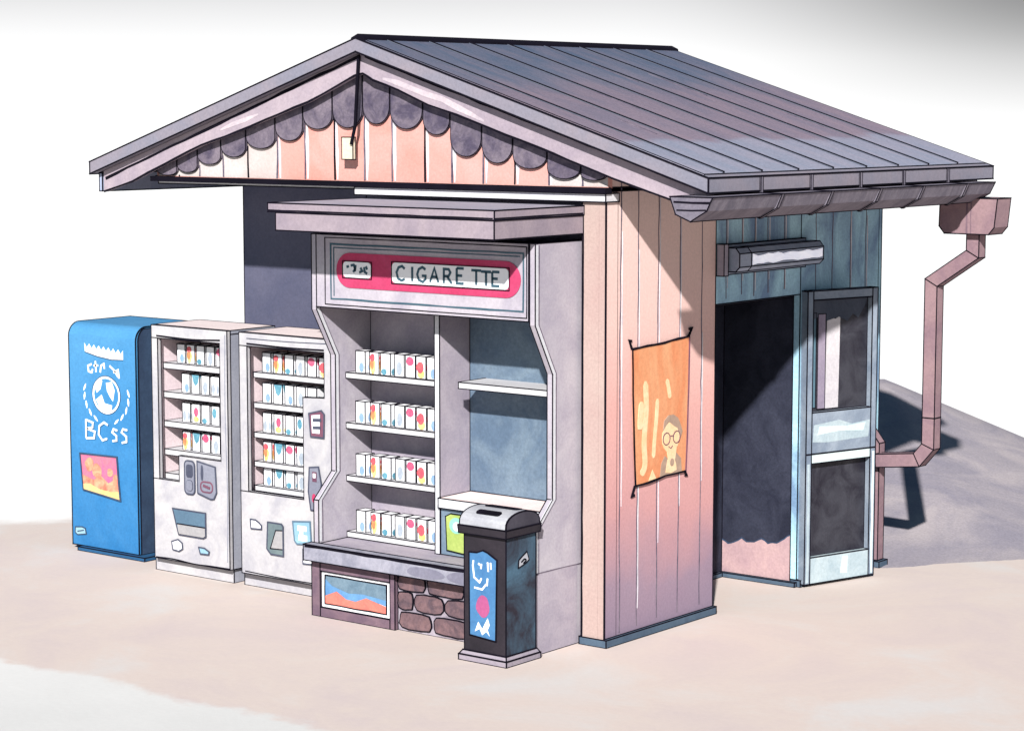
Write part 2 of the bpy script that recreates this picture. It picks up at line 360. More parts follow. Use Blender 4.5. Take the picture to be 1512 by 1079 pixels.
# ------------------------------------------------------------ the hut
hut = thing('wooden_hut', 'pink boarded hut with a metal gable roof and scalloped gable trim', 'hut', (-1.9, 1.6, 0))
def part(mb, name, parent=None, label=None, **k):
    o = mb.build(name, parent or hut, **k)
    if label: o['label'] = label
    return o
EAVE_R, EAVE_L, RX = .81, -4.33, -1.83
def ztop(x_): return 3.645 - (x_ - RX) * (.825 / 2.64) if x_ > RX else 3.645 - (RX - x_) * (.805 / 2.5)
YF, YB = -.15, 3.36
m = MB(); fr = front(0)
m.prism(fr, [(EAVE_L, ztop(EAVE_L)), (EAVE_L, ztop(EAVE_L) - .085), (RX, 3.56), (EAVE_R, ztop(EAVE_R) - .085), (EAVE_R, ztop(EAVE_R)), (RX, 3.645)], -YB, -YF, 'verge')
roof = part(m, 'roof', ink=.006)
# metal sheets with standing seams
m = MB(); sl = .825 / 2.64; n_ = Vector((sl, 0, 1)).normalized()
fR = Frame((RX, 0, 3.645), (0, 1, 0), Vector((-1, 0, sl)))       # u along the ridge, v up the slope
LR = math.hypot(2.64, .825)
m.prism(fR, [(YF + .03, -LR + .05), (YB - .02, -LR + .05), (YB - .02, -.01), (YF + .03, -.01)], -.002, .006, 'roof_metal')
ys = [.09 + k * .408 for k in range(8)]
for y in ys:
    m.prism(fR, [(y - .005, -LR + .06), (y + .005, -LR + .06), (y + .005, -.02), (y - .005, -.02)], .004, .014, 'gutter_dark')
for (y, a, b) in ((.9, -1.5, -1.1), (1.35, -1.75, -1.45), (2.1, -1.2, -.7), (.4, -2.0, -1.7), (1.7, -.9, -.5), (2.5, -1.9, -1.6)):
    m.stroke(fR, [(y, a), (y, b)], .03, 'scallop', lvl=1, t=.009, taper=True)
part(m, 'roof_sheet', roof, ink=.0026)
m = MB(); sl2 = .805 / 2.5; fL = Frame((RX, 0, 3.645), (0, -1, 0), Vector((1, 0, sl2))); LL = math.hypot(2.5, .805)
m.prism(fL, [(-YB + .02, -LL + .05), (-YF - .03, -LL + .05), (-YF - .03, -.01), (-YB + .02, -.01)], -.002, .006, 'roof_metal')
for y in ys: m.prism(fL, [(-y - .005, -LL + .06), (-y + .005, -LL + .06), (-y + .005, -.02), (-y - .005, -.02)], .004, .014, 'gutter_dark')
part(m, 'roof_sheet', roof, ink=.0026)
m = MB(); m.prism(front(0), [(RX - .06, 3.628), (RX + .06, 3.628), (RX + .055, 3.648), (RX, 3.672), (RX - .055, 3.648)], -YB - .005, -YF - .02, INK)
part(m, 'ridge_cap', roof, ink=0)
# gable: boards, scallops, bargeboard
XL, XR, ZG = -3.81, .015, 2.74
WAVY = [(-4.25, 2.60), (-3.97, 2.71), (-3.66, 2.829), (-3.286, 2.963), (-3.061, 3.024), (-2.831, 3.09), (-2.552, 3.174), (-2.306, 3.249), (-2.047, 3.35), (-1.9, 3.41), (-1.83, 3.425), (-1.744, 3.385), (-1.537, 3.323), (-1.292, 3.232), (-1.072, 3.172), (-.798, 3.084), (-.568, 3.016), (-.324, 2.94), (-.122, 2.879), (.104, 2.807), (.543, 2.68), (.66, 2.65)]
def wav(x_):
    for (a, b), (c, d) in zip(WAVY[:-1], WAVY[1:]):
        if a <= x_ <= c: return b + (d - b) * (x_ - a) / (c - a)
    return WAVY[-1][1]
gb = MB(); gb.prism(front(0), [(XL, ZG), (XR, ZG), (XR, ztop(XR) - .09), (RX, 3.555), (XL, ztop(XL) - .09)], -.04, .0, 'pink_gable')
SE = [-3.79, -3.59, -3.39, -3.165, -2.93, -2.66, -2.41, -2.15, -1.89, -1.66, -1.39, -1.17, -.92, -.68, -.42, -.17, .012]
f0 = front(0)
for k in range(16):                    # the end boards are bare, nearly white wood
    a, b = SE[k], SE[k + 1]
    if k < 5 or k > 13: gb.poly(f0, [(a, ZG + .01), (b, ZG + .01), (b, wav(b) - .02), (a, wav(a) - .02)], 'gable_end', 1)
for k, x_ in enumerate(SE[1:-1]):
    top = wav(x_) - .1
    gb.stroke(f0, [(x_, ZG + .012), (x_, top)], .012, 'scallop' if k % 3 else INK, lvl=3, wob=.004)
    if 3 < k < 14: gb.stroke(f0, [(x_ + .022, ZG + .012), (x_ + .018, top)], .026, 'stroke_light', lvl=2, wob=.004, taper=True)
gable = part(gb, 'gable', ink=0)
m = MB(); m.box(XL - .02, XR + .01, -.0465, .02, ZG - .028, ZG + .006, INK); part(m, 'bottom_rail', gable, ink=0)
BOT = [2.764, 2.777, 2.834, 2.886, 2.945, 2.998, 3.06, 3.077, 3.113, 3.075, 3.046, 2.94, 2.880, 2.849, 2.800, 2.788]
BOT = [2.755] + [2.777, 2.834, 2.886, 2.945, 2.998, 3.075, 3.085, 3.11, 3.08, 3.046, 2.915, 2.878, 2.849, 2.793, 2.788]
for k in range(16):
    a, b = SE[k] + .004, SE[k + 1] - .004; z0 = BOT[k]; c = (a + b) / 2; rw = (b - a) / 2
    rise = min(.11, (min(wav(a), wav(b)) - z0) * .6); rise = max(rise, .03)
    pts = [(a, wav(a) + .03), ] + [(c - rw * math.cos(math.pi * t / 12), z0 + rise - rise * math.sin(math.pi * t / 12)) for t in range(13)] + [(b, wav(b) + .03)]
    m = MB(); m.prism(f0, pts, .004, .022, 'scallop'); part(m, 'scallop', gable, ink=.0026)
m = MB()
top = [(EAVE_L + .05, ztop(EAVE_L) - .09), (RX, 3.553), (EAVE_R - .03, ztop(EAVE_R) - .075)]
low = [(x_, wav(x_)) for x_, z_ in WAVY]
low = [(EAVE_L + .07, 2.63)] + low[1:-1] + [(.66, 2.652), (EAVE_R - .03, 2.70)]
for (a, b), (c, d) in zip(low[:-1], low[1:]):
    if a < RX < c: continue
    ta, tb = ztop(a) - .088, ztop(c) - .088
    m._solid([f0(a, b, .045), f0(c, d, .045), f0(c, tb, .045), f0(a, ta, .045)], [f0(a, b, .085), f0(c, d, .085), f0(c, tb, .085), f0(a, ta, .085)], 'barge')
barge_fr = front(-.085)
m.stroke(barge_fr, low, .013, INK, lvl=1, wob=.003)
m.stroke(barge_fr, [(-3.1, 3.065), (-2.75, 3.17)], .03, 'barge_light', lvl=1, wob=.006, taper=True)
m.stroke(barge_fr, [(-1.66, 3.40), (-1.3, 3.30), (-1.05, 3.215), (-.85, 3.13)], .035, 'barge_light', lvl=1, wob=.008, taper=True)
m.stroke(barge_fr, [(EAVE_L + .09, ztop(EAVE_L) - .115), (RX - .02, 3.535)], .018, INK, lvl=2, wob=.004)
m.stroke(barge_fr, [(RX + .02, 3.53), (.74, 2.745)], .014, INK, lvl=2, wob=.004)
part(m, 'bargeboard', ink=0)
m = MB()
m.box(EAVE_L + .03, EAVE_L + .06, -.09, YB - .06, 2.635, ztop(EAVE_L) - .08, 'soffit')
part(m, 'eave_board')
m = MB(); m.box(.69, .72, -.08, YB - .06, 2.70, 2.78, 'verge'); part(m, 'eave_board')
# ceiling of the porch and soffits
m = MB(); m.box(-3.85, -.0, .022, .90, 2.722, 2.745, 'white'); part(m, 'porch_ceiling')
m = MB(); m.box(-1.965, .012, -.022, .115, 2.662, 2.711, 'white'); part(m, 'beam')
m = MB(); m.box(-3.83, -1.97, .03, .06, 2.695, 2.7215, 'white'); part(m, 'beam')
# walls
m = MB(); m.box(-3.86, -1.90, .88, .94, 0, 2.722, 'slate_wall'); part(m, 'rear_porch_wall', label='dark slate coloured recessed wall')
m = MB(); m.box(-3.86, -3.80, .945, 3.30, 0, 2.9, 'slate_wall'); part(m, 'wall', label='dark slate coloured end wall')
m = MB(); m.box(-1.98, -1.94, .13, .878, 0, 2.722, 'slate_wall'); part(m, 'partition')
m = MB(); m.box(-1.99, -.185, .12, .16, 0, 2.722, 'slate_wall'); part(m, 'front_wall')
m = MB(); m.box(-3.86, -.002, 3.26, 3.30, 0, 2.9, 'slate_wall'); part(m, 'back_wall')
m = MB(); m.box(-.172, -.003, .0, .12, 0, 2.66, 'pilaster')
m.stroke(front(0), [(-.165, .03), (-.165, 2.62)], .008, INK, 1, wob=.002); part(m, 'corner_post')
# side wall boards with grooves
ZW = 2.98
def seams(m, fr, ys, z0, z1, light='stroke_light'):
    for k, y in enumerate(ys):
        z0_ = z0 + random.uniform(0, .03)
        m.stroke(fr, [(y, z0_), (y + random.uniform(-.01, .01), (z0 + z1) / 2), (y, z1)], .009, 'scallop', lvl=1, wob=.004)
        a = z0 + (z1 - z0) * random.uniform(.0, .3); b = z0 + (z1 - z0) * random.uniform(.6, .98)
        m.stroke(fr, [(y + .013, a), (y + .013, b)], .008, light, lvl=2, wob=.003, taper=True)
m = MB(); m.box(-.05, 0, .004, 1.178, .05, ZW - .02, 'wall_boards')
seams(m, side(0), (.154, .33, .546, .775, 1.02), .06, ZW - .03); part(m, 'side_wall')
m = MB(); m.box(-.05, 0, 1.178, 2.21, 1.98, ZW - .02, 'shaded_boards')
seams(m, side(0), (1.30, 1.48, 1.63, 1.80, 2.0), 2.0, ZW - .03); part(m, 'side_wall', label='boards over the doorway, coloured teal for shade')
m = MB(); m.box(-.05, 0, 2.21, 3.30, .05, ZW - .02, 'shaded_boards')
seams(m, side(0), (2.40, 2.62, 2.86, 3.08), .06, ZW - .03)
m.box(.002, .016, 3.20, 3.30, .05, .70, 'sunlit_pink')  # pink strip painted as sunlight on the foot of the wall
part(m, 'side_wall', label='boards behind the open door, coloured teal for shade')
# plinths
m = MB(); m.box(-.178, .022, -.012, 1.19, 0, .048, 'plinth'); part(m, 'plinth')
m = MB(); m.box(-.05, .03, 2.212, 3.33, 0, .048, 'plinth'); part(m, 'plinth')
# alcove behind the doorway
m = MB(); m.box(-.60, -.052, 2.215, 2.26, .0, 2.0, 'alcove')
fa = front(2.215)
m.poly(fa, [(-.598, .03), (-.054, .03), (-.054, .35), (-.10, .32), (-.16, .285), (-.23, .275), (-.28, .30), (-.34, .27), (-.40, .262), (-.44, .285), (-.50, .25), (-.55, .235), (-.598, .26)], 'sunlit_pink', 1)  # painted pool of sun low on the alcove wall
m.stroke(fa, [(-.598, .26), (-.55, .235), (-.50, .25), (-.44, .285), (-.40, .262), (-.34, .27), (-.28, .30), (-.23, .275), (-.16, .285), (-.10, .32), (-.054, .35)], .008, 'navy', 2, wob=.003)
alc = part(m, 'alcove_wall', label='alcove wall coloured dark for shade, with a ragged painted sun patch at its foot')
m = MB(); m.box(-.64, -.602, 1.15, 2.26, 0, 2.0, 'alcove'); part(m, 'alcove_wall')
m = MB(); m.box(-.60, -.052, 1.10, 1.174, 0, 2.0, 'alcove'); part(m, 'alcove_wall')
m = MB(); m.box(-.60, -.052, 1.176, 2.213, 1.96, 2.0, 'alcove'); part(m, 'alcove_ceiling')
m = MB(); m.box(-.598, -.0, 2.185, 2.212, 0, .032, 'plinth'); m.box(-.6, -.575, 1.176, 2.183, 0, .032, 'plinth'); part(m, 'skirting')
# gutter
GP = [(.674, 2.72), (.713, 2.622), (.812, 2.584), (.918, 2.644), (.957, 2.72)]
m = MB(); m.prism(front(0), GP, -3.10, .33, 'gutter')
gy = front(-.33)
m.stroke(gy, [(.70, 2.69), (.94, 2.69)], .012, INK, 2, wob=.002); m.stroke(gy, [(.72, 2.645), (.915, 2.65)], .009, INK, 2, wob=.002)
gut = part(m, 'gutter', ink=.0042)
for y in (.40, .96, 1.55, 2.10, 2.70):
    m = MB(); m.prism(front(0), [(.668, 2.722), (.706, 2.612), (.812, 2.576), (.926, 2.638), (.964, 2.722)], -y - .014, -y + .014, 'gutter'); m.box(.811, .819, y - .012, y + .012, 2.723, 2.818, 'gutter'); part(m, 'gutter_bracket', gut, ink=.003)
# downpipe
YP = 3.13; fp = front(YP)
dp = thing('_tmp', '', '', (0, 0, 0)); bpy.data.objects.remove(dp)
m = MB(); m.prism(fp, [(.59, 2.612), (.585, 2.42), (.625, 2.372), (.95, 2.372), (.99, 2.42), (1.01, 2.612)], -.10, .10, 'pipe')
m.stroke(front(YP - .10), [(.79, 2.61), (.79, 2.375)], .012, 'frame_brown', 1, wob=.002); m.stroke(front(YP - .10), [(.82, 2.61), (.82, 2.375)], .006, 'frame_brown', 1, wob=.002)
down = part(m, 'rain_hopper')
def tube(m, pts, hw, mat, y=YP):
    V = [Vector(p) for p in pts]; L_, R_ = [], []
    for i, p in enumerate(V):
        d0 = (p - V[i - 1]).normalized() if i else (V[1] - p).normalized(); d1 = (V[i + 1] - p).normalized() if i < len(V) - 1 else d0
        n0 = Vector((-d0.y, d0.x)); mm_ = (n0 + Vector((-d1.y, d1.x))).normalized(); k = 1 / max(.5, mm_.dot(n0))
        L_.append(p + mm_ * hw * k); R_.append(p - mm_ * hw * k)
    for i in range(len(V) - 1):
        q = [R_[i], R_[i + 1], L_[i + 1], L_[i]]; m.prism(front(y), q, -hw, hw, mat)
m = MB(); tube(m, [(.81, 2.371), (.81, 2.235), (.505, 2.03), (.505, 1.10)], .046, 'pipe'); tube(m, [(.505, 1.098), (.505, .90), (.42, .80), (.10, .765)], .046, 'pipe')
part(m, 'downpipe', ink=.004)
m = MB(); m.prism(front(3.18), [(.02, .05), (.10, .05), (.10, .88), (.02, .98)], -.04, .04, 'pipe'); m.box(.0, .125, 3.12, 3.24, 0, .045, 'plinth'); part(m, 'downpipe_foot', ink=.004)
# door leaf, folded back against the wall
ang = math.atan2(.182, .626)
du = Vector((math.sin(ang), math.cos(ang), 0)); fd = Frame((.058, 2.215, 0), du)
m = MB()
W_, H_ = .645, 2.0
m.prism(fd, [(0, .02), (.05, .02), (.05, H_), (0, H_)], -.07, 0, 'door_frame'); m.prism(fd, [(W_ - .05, .02), (W_, .02), (W_, H_), (W_ - .05, H_)], -.07, 0, 'door_frame')
m.prism(fd, [(.05, 1.94), (W_ - .05, 1.94), (W_ - .05, H_), (.05, H_)], -.07, 0, 'door_frame')
m.prism(fd, [(.05, .905), (W_ - .05, .905), (W_ - .05, 1.185), (.05, 1.185)], -.07, 0, 'door_frame')
m.prism(fd, [(.05, .02), (W_ - .05, .02), (W_ - .05, .20), (.05, .20)], -.07, 0, 'door_pale')
m.prism(fd, [(.05, .84), (W_ - .05, .84), (W_ - .05, .904), (.05, .904)], -.07, 0, 'door_white')
m.stroke(fd, [(.002, .905), (W_ - .002, .905)], .010, INK, 2)
m.poly(fd, [(.06, .985), (.2, .975), (W_ - .07, .985), (W_ - .06, 1.10), (.42, 1.085), (.3, 1.12), (.07, 1.10)], 'door_pale', 1)
m.poly(fd, [(.10, 1.03), (.3, 1.045), (W_ - .12, 1.03), (W_ - .10, 1.085), (.36, 1.075), (.12, 1.09)], 'door_white', 2)
m.stroke(fd, [(.37, .06), (.375, .18)], .06, 'door_white', 1, wob=.006)
m.stroke(fd, [(.025, .03), (.025, .84)], .02, 'door_pale', 1, wob=.004); m.stroke(fd, [(W_ - .02, .03), (W_ - .02, .88)], .018, 'door_white', 1, wob=.003)
door = part(m, 'door', label='grey blue glazed door folded back against the wall', ink=.0045)
m = MB(); m.prism(fd, [(.052, 1.187), (W_ - .052, 1.187), (W_ - .052, 1.938), (.052, 1.938)], -.055, -.045, 'glass_dark')
m.prism(fd, [(.075, 1.21), (.115, 1.21), (.115, 1.85), (.075, 1.85)], -.046, -.040, 'reflection_teal')  # this and the next strips are painted reflections in the glass
m.prism(fd, [(.13, 1.2), (.20, 1.2), (.20, 1.84), (.13, 1.84)], -.046, -.038, 'reflection_mauve')
fg = Frame(fd(0, 0, -.045), du)
m.poly(fg, [(.205, 1.20), (.325, 1.20), (.33, 1.5), (.335, 1.82), (.29, 1.80), (.24, 1.82), (.215, 1.79)], 'reflection_white', 3)
m.poly(fg, [(.06, 1.93), (W_ - .06, 1.93), (W_ - .09, 1.87), (.50, 1.80), (.45, 1.83), (.40, 1.78), (.32, 1.815), (.2, 1.79), (.13, 1.82), (.07, 1.80)], 'valance', 4)
part(m, 'window_pane', door, ink=.003)
m = MB(); m.prism(fd, [(.052, .202), (W_ - .052, .202), (W_ - .052, .838), (.052, .838)], -.055, -.045, 'glass_dark'); part(m, 'lower_panel', door, ink=.003)

# ------------------------------------------------------------ wall lamp
m = MB()
lamp = thing('wall_lamp', 'long tube lamp mounted on the shade-tinted boards above the doorway', 'lamp', (.02, 1.75, 2.15))
m.box(.004, .03, 1.24, 2.22, 2.165, 2.355, 'lamp_body'); m.build('back_plate', lamp, ink=.0035)
m = MB(); ff = Frame((0, 0, 0), (1, 0, 0)); LP = [(.0305, 2.185), (.09, 2.185), (.12, 2.215), (.12, 2.30), (.09, 2.335), (.0305, 2.335)]
m.prism(ff, LP, -2.30, -1.40, 'lamp_body'); fl = side(.12)
pts = [(1.42, 2.222)] + [(1.42 + .86 * k / 14, 2.222 + random.uniform(0, .018)) for k in range(1, 14)] + [(2.285, 2.235), (2.285, 2.29)] + [(2.28 - .86 * k / 14, 2.292 - random.uniform(0, .014)) for k in range(1, 14)] + [(1.42, 2.295)]
m.poly(fl, pts, 'lamp_tube', 1); m.build('tube_cover', lamp, ink=.004)
m = MB(); m.prism(ff, [(a + (.006 if a > .03 else 0), b) for a, b in LP], -1.398, -1.26, 'lamp_body'); m.build('end_cap', lamp, ink=.004)
m = MB(); m.box(.0, .055, 1.19, 1.238, 2.16, 2.36, 'lamp_cap'); m.build('end_bracket', lamp, ink=.0035)

# ------------------------------------------------------------ poster on the side wall
fs = side(.006)
pc = [(.263, 1.775), (.42, 1.782), (.60, 1.786), (.75, 1.80), (.872, 1.806), (.868, 1.5), (.855, 1.2), (.842, .965), (.62, .962), (.45, .945), (.303, .942), (.285, 1.2), (.27, 1.5)]
po = thing('poster', 'orange paper poster with a drawn man in glasses, tied up by its corners', 'poster', (.006, .57, .94))
m = MB(); m.prism(fs, pc, -.003, .004, 'poster'); fs2 = side(.010)
m.smooth(fs2, [(.40, 1.57), (.41, 1.4), (.39, 1.2), (.40, 1.06), (.36, 1.0)], .05, 'cream', lvl=1, taper=True)
m.smooth(fs2, [(.36, 1.45), (.345, 1.33), (.35, 1.28)], .05, 'cream', lvl=2, taper=True)
m.smooth(fs2, [(.53, 1.45), (.52, 1.33), (.50, 1.2), (.49, 1.09)], .035, 'cream', lvl=1, taper=True)
m.smooth(fs2, [(.63, 1.56), (.65, 1.5), (.665, 1.44)], .035, 'cream', lvl=1, taper=True)
m.poly(fs2, [(.44, .955), (.48, 1.02), (.52, .96)], 'cream', 1)
keep = fs2; fs2 = side(.010); fs2.v = fs2.v * .84; fs2.o = fs2.o + Vector((0, 0, .97 * .16))
m.poly(fs2, [(.56, .962), (.575, 1.06), (.61, 1.11), (.64, 1.09), (.70, 1.09), (.735, 1.12), (.79, 1.07), (.80, .968)], 'taupe', 1)
m.poly(fs2, [(.62, .985), (.64, 1.08), (.71, 1.09), (.735, 1.03), (.74, .99), (.68, .975)], 'cream', 2)
m.ell(fs2, .675, 1.24, .095, .115, 'cream', 2); m.poly(fs2, [(.63, 1.16), (.74, 1.16), (.72, 1.07), (.65, 1.07)], 'cream', 2.4)
m.poly(fs2, [(.59, 1.30), (.60, 1.37), (.645, 1.405), (.70, 1.405), (.75, 1.375), (.775, 1.33), (.80, 1.27), (.775, 1.22), (.745, 1.30), (.70, 1.325), (.65, 1.36), (.62, 1.335)], 'taupe', 3)
for cx in (.625, .735): m.stroke(fs2, [(cx + .038 * math.cos(q), 1.235 + .045 * math.sin(q)) for q in [k * .5236 for k in range(12)]], .005, 'maroon', 4, closed=True)
m.smooth(fs2, [(.645, 1.178), (.67, 1.160), (.69, 1.176)], .004, 'maroon', lvl=4, n=3); m.stroke(fs2, [(.667, 1.25), (.695, 1.25)], .005, 'maroon', 4.6)
m.ell(fs2, .685, 1.055, .022, .028, 'taupe', 4)
fs2 = keep
m.stroke(fs2, pc[:5], .012, INK, 3, wob=.003); m.stroke(fs2, pc[7:11], .012, INK, 3, wob=.003); m.stroke(fs2, pc[4:8], .008, 'maroon', 3, wob=.002); m.stroke(fs2, pc[10:] + pc[:1], .008, INK, 3, wob=.002)
m.build('sheet', po, ink=0)
for (a, b, c, d) in ((.263, 1.775, .235, 1.83), (.872, 1.806, .91, 1.855), (.303, .942, .27, .88), (.842, .965, .865, .935)):
    m = MB(); m.stroke(side(.004), [(a, b), (c, d), (a + (c - a) * .1, b + (d - b) * .9)], .014, INK, 3, t=.002); m.build('corner_tie', po, ink=0)

# ------------------------------------------------------------ hanging tag in the gable
tg = thing('hanging_tag', 'small cream tag hanging on a black cord from the gable peak', 'tag', (-1.96, -.07, 2.885))
m = MB(); m.box(-2.012, -1.918, -.085, -.060, 2.886, 3.026, 'tag_cream'); m.build('card', tg, ink=.0035)
m = MB(); m.prism(front(-.089), [(-1.842, 3.535), (-1.862, 3.535), (-1.895, 3.1), (-1.93, 2.98), (-1.915, 2.98), (-1.877, 3.1)], .0, .014, INK); m.build('cord', tg, ink=0)

# ------------------------------------------------------------ cigarette stand
ks = thing('cigarette_stand', 'pale lilac roadside cigarette stand with curved sides under a flat awning', 'stand', (-1.08, -.2, 0))
KY, KB = -.42, .11
prof = [(KY, .0), (KB, .0), (KB, 2.43), (KY, 2.43), (KY, 1.955), (-.252, 1.655), (-.252, .91), (KY, .745)]
# right panel measured slightly lower than the left one
for x0, x1 in ((-1.97, -1.93), (-.24, -.2)):
    m = MB(); sf = Frame((0, 0, 0), (0, 1, 0))
    m._solid([sf(a, b, x0) for a, b in prof], [sf(a, b, x1) for a, b in prof], 'kiosk')
    # light edging along the front
    E_ = [(KY, .48), (KY, .745), (-.252, .91), (-.252, 1.655), (KY, 1.955), (KY, 2.42)]
    for fx in (x1, ): m.stroke(side(fx), [(a + .014, b) for a, b in E_], .028, 'kiosk_edge', 1); m.stroke(side(fx), [(a + .034, b) for a, b in E_], .006, 'scallop', 2, wob=.001)
    if x0 > -1: m.stroke(side(x1), [(KY, .49), (KB, .485)], .006, 'scallop', 2, wob=.002); m.poly(side(x1), [(KY + .004, .004), (-.004, .004), (-.004, .486), (KY + .004, .488)], 'kiosk_inner', 1)
    m.build('side_panel', ks, ink=.004)
m = MB(); m.box(-1.93, -.24, KB - .025, KB - .002, .47, 2.40, 'kiosk_inner'); m.build('back_panel', ks, ink=.003)
m = MB(); m.box(-1.13, -1.09, -.225, KB - .026, .47, 1.975, 'kiosk_inner', faces={'front': 'kiosk_edge'}); m.build('divider', ks, ink=.0038)
for z in (1.535, 1.212, .872, .508):
    m = MB(); m.box(-1.93, -1.131, -.155, KB - .026, z - .036, z, 'shelf'); m.build('shelf', ks, ink=.0038)
m = MB(); m.box(-.96, -.241, -.20, KB - .026, 1.51, 1.548, 'shelf'); m.build('shelf', ks, ink=.0038)
m = MB(); m.box(-1.088, -.241, -.245, KB - .026, .765, .826, 'kiosk_edge', faces={'top': 'bench'}); m.build('bench_top', ks, ink=.004)
m = MB(); m.box(-1.086, -.243, KB - .045, KB - .027, .83, 1.97, 'compartment_shade'); m.build('shade_board', ks, ink=.003)  # extra board, darker to stand for shade at the compartment's back
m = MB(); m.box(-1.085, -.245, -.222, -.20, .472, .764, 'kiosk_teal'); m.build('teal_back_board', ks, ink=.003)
m = MB(); m.box(-1.99, -.235, -.50, KY - .003, .368, .470, 'counter'); m.box(-1.925, -.245, KY - .003, KB - .026, .40, .468, 'kiosk_inner')
fc = front(-.50)
m.stroke(fc, [(-1.98, .462), (-.8, .458), (-.25, .462)], .016, INK, 1, wob=.002)
for (a, b, r1, r2) in ((-.98, .41, .15, .034), (-.64, .412, .17, .04), (-.36, .41, .1, .036)): m.ell(fc, a, b, r1, r2, 'counter_dark', 1, wob=.05)
m.build('counter', ks, ink=.0045)
# base: framed picture on the left, rough stones on the right
m = MB(); m.box(-1.925, -.245, -.40, -.36, 0, .367, 'mortar')
fb = front(-.40)
rows = [(.365, .255, [(-1.28, .225), (-1.045, .30), (-.735, .25), (-.475, .23)]), (.25, .135, [(-1.28, .125), (-1.145, .235), (-.90, .32), (-.57, .32)]), (.128, .015, [(-1.27, .265), (-.995, .28), (-.705, .24), (-.455, .21)])]
for zt, zb, cells in rows:
    for x0, ww in cells:
        pts = []; n = 16
        for k in range(n):
            q = 2 * math.pi * k / n; c, s_ = math.cos(q), math.sin(q); r = (abs(c) ** 5 + abs(s_) ** 5) ** -.2
            pts.append((x0 + ww / 2 + ww / 2 * r * c * random.uniform(.92, 1.0), (zt + zb) / 2 + (zt - zb) / 2 * r * s_ * random.uniform(.9, 1.0)))
        pts = [(min(a, -.25), b) for a, b in pts]
        m.poly(fb, pts, 'stone', 6)
        m.stroke(fb, pts, .007, INK, 6.5, closed=True)
m.build('stone_base', ks, ink=.003)
m = MB()
X0, X1 = -1.985, -1.285
m.box(X0, X0 + .072, -.43, -.401, 0, .366, 'frame_brown'); m.box(X1 - .04, X1, -.43, -.401, 0, .366, 'frame_brown')
m.box(X0 + .073, X1 - .041, -.43, -.401, .296, .366, 'frame_brown'); m.box(X0 + .073, X1 - .041, -.43, -.401, 0, .062, 'frame_brown')
pf = m.build('picture_frame', ks, ink=.004)
m = MB(); m.box(X0 + .074, X1 - .042, -.418, -.402, .063, .295, 'white_bright'); fq = front(-.418)
a0, a1, b0, b1 = X0 + .105, X1 - .075, .088, .272
m.poly(fq, [(a0, b0 + .05), (a1, b0 + .06), (a1, b1), (a0, b1)], 'sea', 1)
m.poly(fq, [(a0, b0), (a1, b0), (a1, b0 + .045), (a1 - .08, b0 + .06), (a1 - .17, b0 + .08), (a1 - .26, b0 + .045), (a1 - .34, b0 + .05), (a0 + .10, b0 + .09), (a0 + .05, b0 + .07), (a0, b0 + .05)], 'coral', 3)
m.poly(fq, [(a0, b0 + .05), (a0 + .05, b0 + .07), (a0 + .10, b0 + .088), (a1 - .34, b0 + .05), (a1 - .26, b0 + .045), (a1 - .17, b0 + .078), (a1, b0 + .05), (a1, b0 + .085), (a1 - .2, b0 + .10), (a0 + .2, b0 + .09), (a0 + .06, b0 + .12), (a0, b0 + .16)], 'sky_blue', 2)
m.stroke(fq, [(a0, b0), (a1, b0), (a1, b1), (a0, b1)], .008, INK, 4, closed=True, wob=.002); m.build('picture', pf, ink=.003)
# sign board
m = MB(); m.box(-1.925, -.245, -.425, -.37, 1.975, 2.43, 'kiosk'); 
fk = front(-.425)
def rect(a, b, c, d): return [(a, c), (b, c), (b, d), (a, d)]
m.stroke(fk, rect(-1.80, -.283, 2.032, 2.372), .010, 'letter', 2, closed=True, wob=.002)
m.stroke(fk, rect(-1.85, -.258, 1.995, 2.41), .006, INK, 2, closed=True, wob=.001)
m.stroke(fk, [(-1.775, 2.05), (-1.775, 2.35), (-.31, 2.352)], .006, 'letter', 2, wob=.001)
sb = m.build('sign_board', ks, ink=.0042)
m = MB(); cy, ry = 2.214, .108; pts = []
for k in range(13): q = math.pi / 2 + math.pi * k / 12; pts.append((-1.64 + .11 * math.cos(q), cy + ry * math.sin(q)))
for k in range(13): q = -math.pi / 2 + math.pi * k / 12; pts.append((-.41 + .11 * math.cos(q), cy + ry * math.sin(q)))
m.prism(fk, pts, .001, .006, 'magenta'); m.build('sign_band', sb, ink=0)
fk2 = front(-.431)
def plate(a, b, c, d, r=.025):
    P_ = []
    for cx, cy_, q0 in ((b - r, d - r, 0), (a + r, d - r, 1), (a + r, c + r, 2), (b - r, c + r, 3)):
        for k in range(5): q = (q0 + k / 4) * math.pi / 2; P_.append((cx + r * math.cos(q), cy_ + r * math.sin(q)))
    return P_
m = MB(); m.prism(fk2, plate(-1.69, -1.46, 2.172, 2.268), .0, .004, 'white_bright'); f3 = front(-.435)
m.stroke(f3, rect(-1.695, -1.457, 2.167, 2.271), .0045, INK, 1, closed=True)
for pts in ([(-1.66, 2.235), (-1.64, 2.24)], [(-1.625, 2.245), (-1.60, 2.25), (-1.59, 2.225), (-1.605, 2.205)], [(-1.585, 2.25), (-1.59, 2.21)], [(-1.545, 2.235), (-1.53, 2.215), (-1.555, 2.205)], [(-1.515, 2.24), (-1.51, 2.21), (-1.49, 2.20)], [(-1.50, 2.245), (-1.49, 2.225)]):
    m.stroke(f3, pts, .016, 'letter', 1)
m.build('small_plate', sb, ink=0)
m = MB(); m.prism(fk2, plate(-1.288, -.386, 2.155, 2.278), .0, .004, 'white_bright'); m.stroke(f3, rect(-1.292, -.382, 2.150, 2.282), .0045, INK, 1, closed=True)
zb, h = 2.172, .088
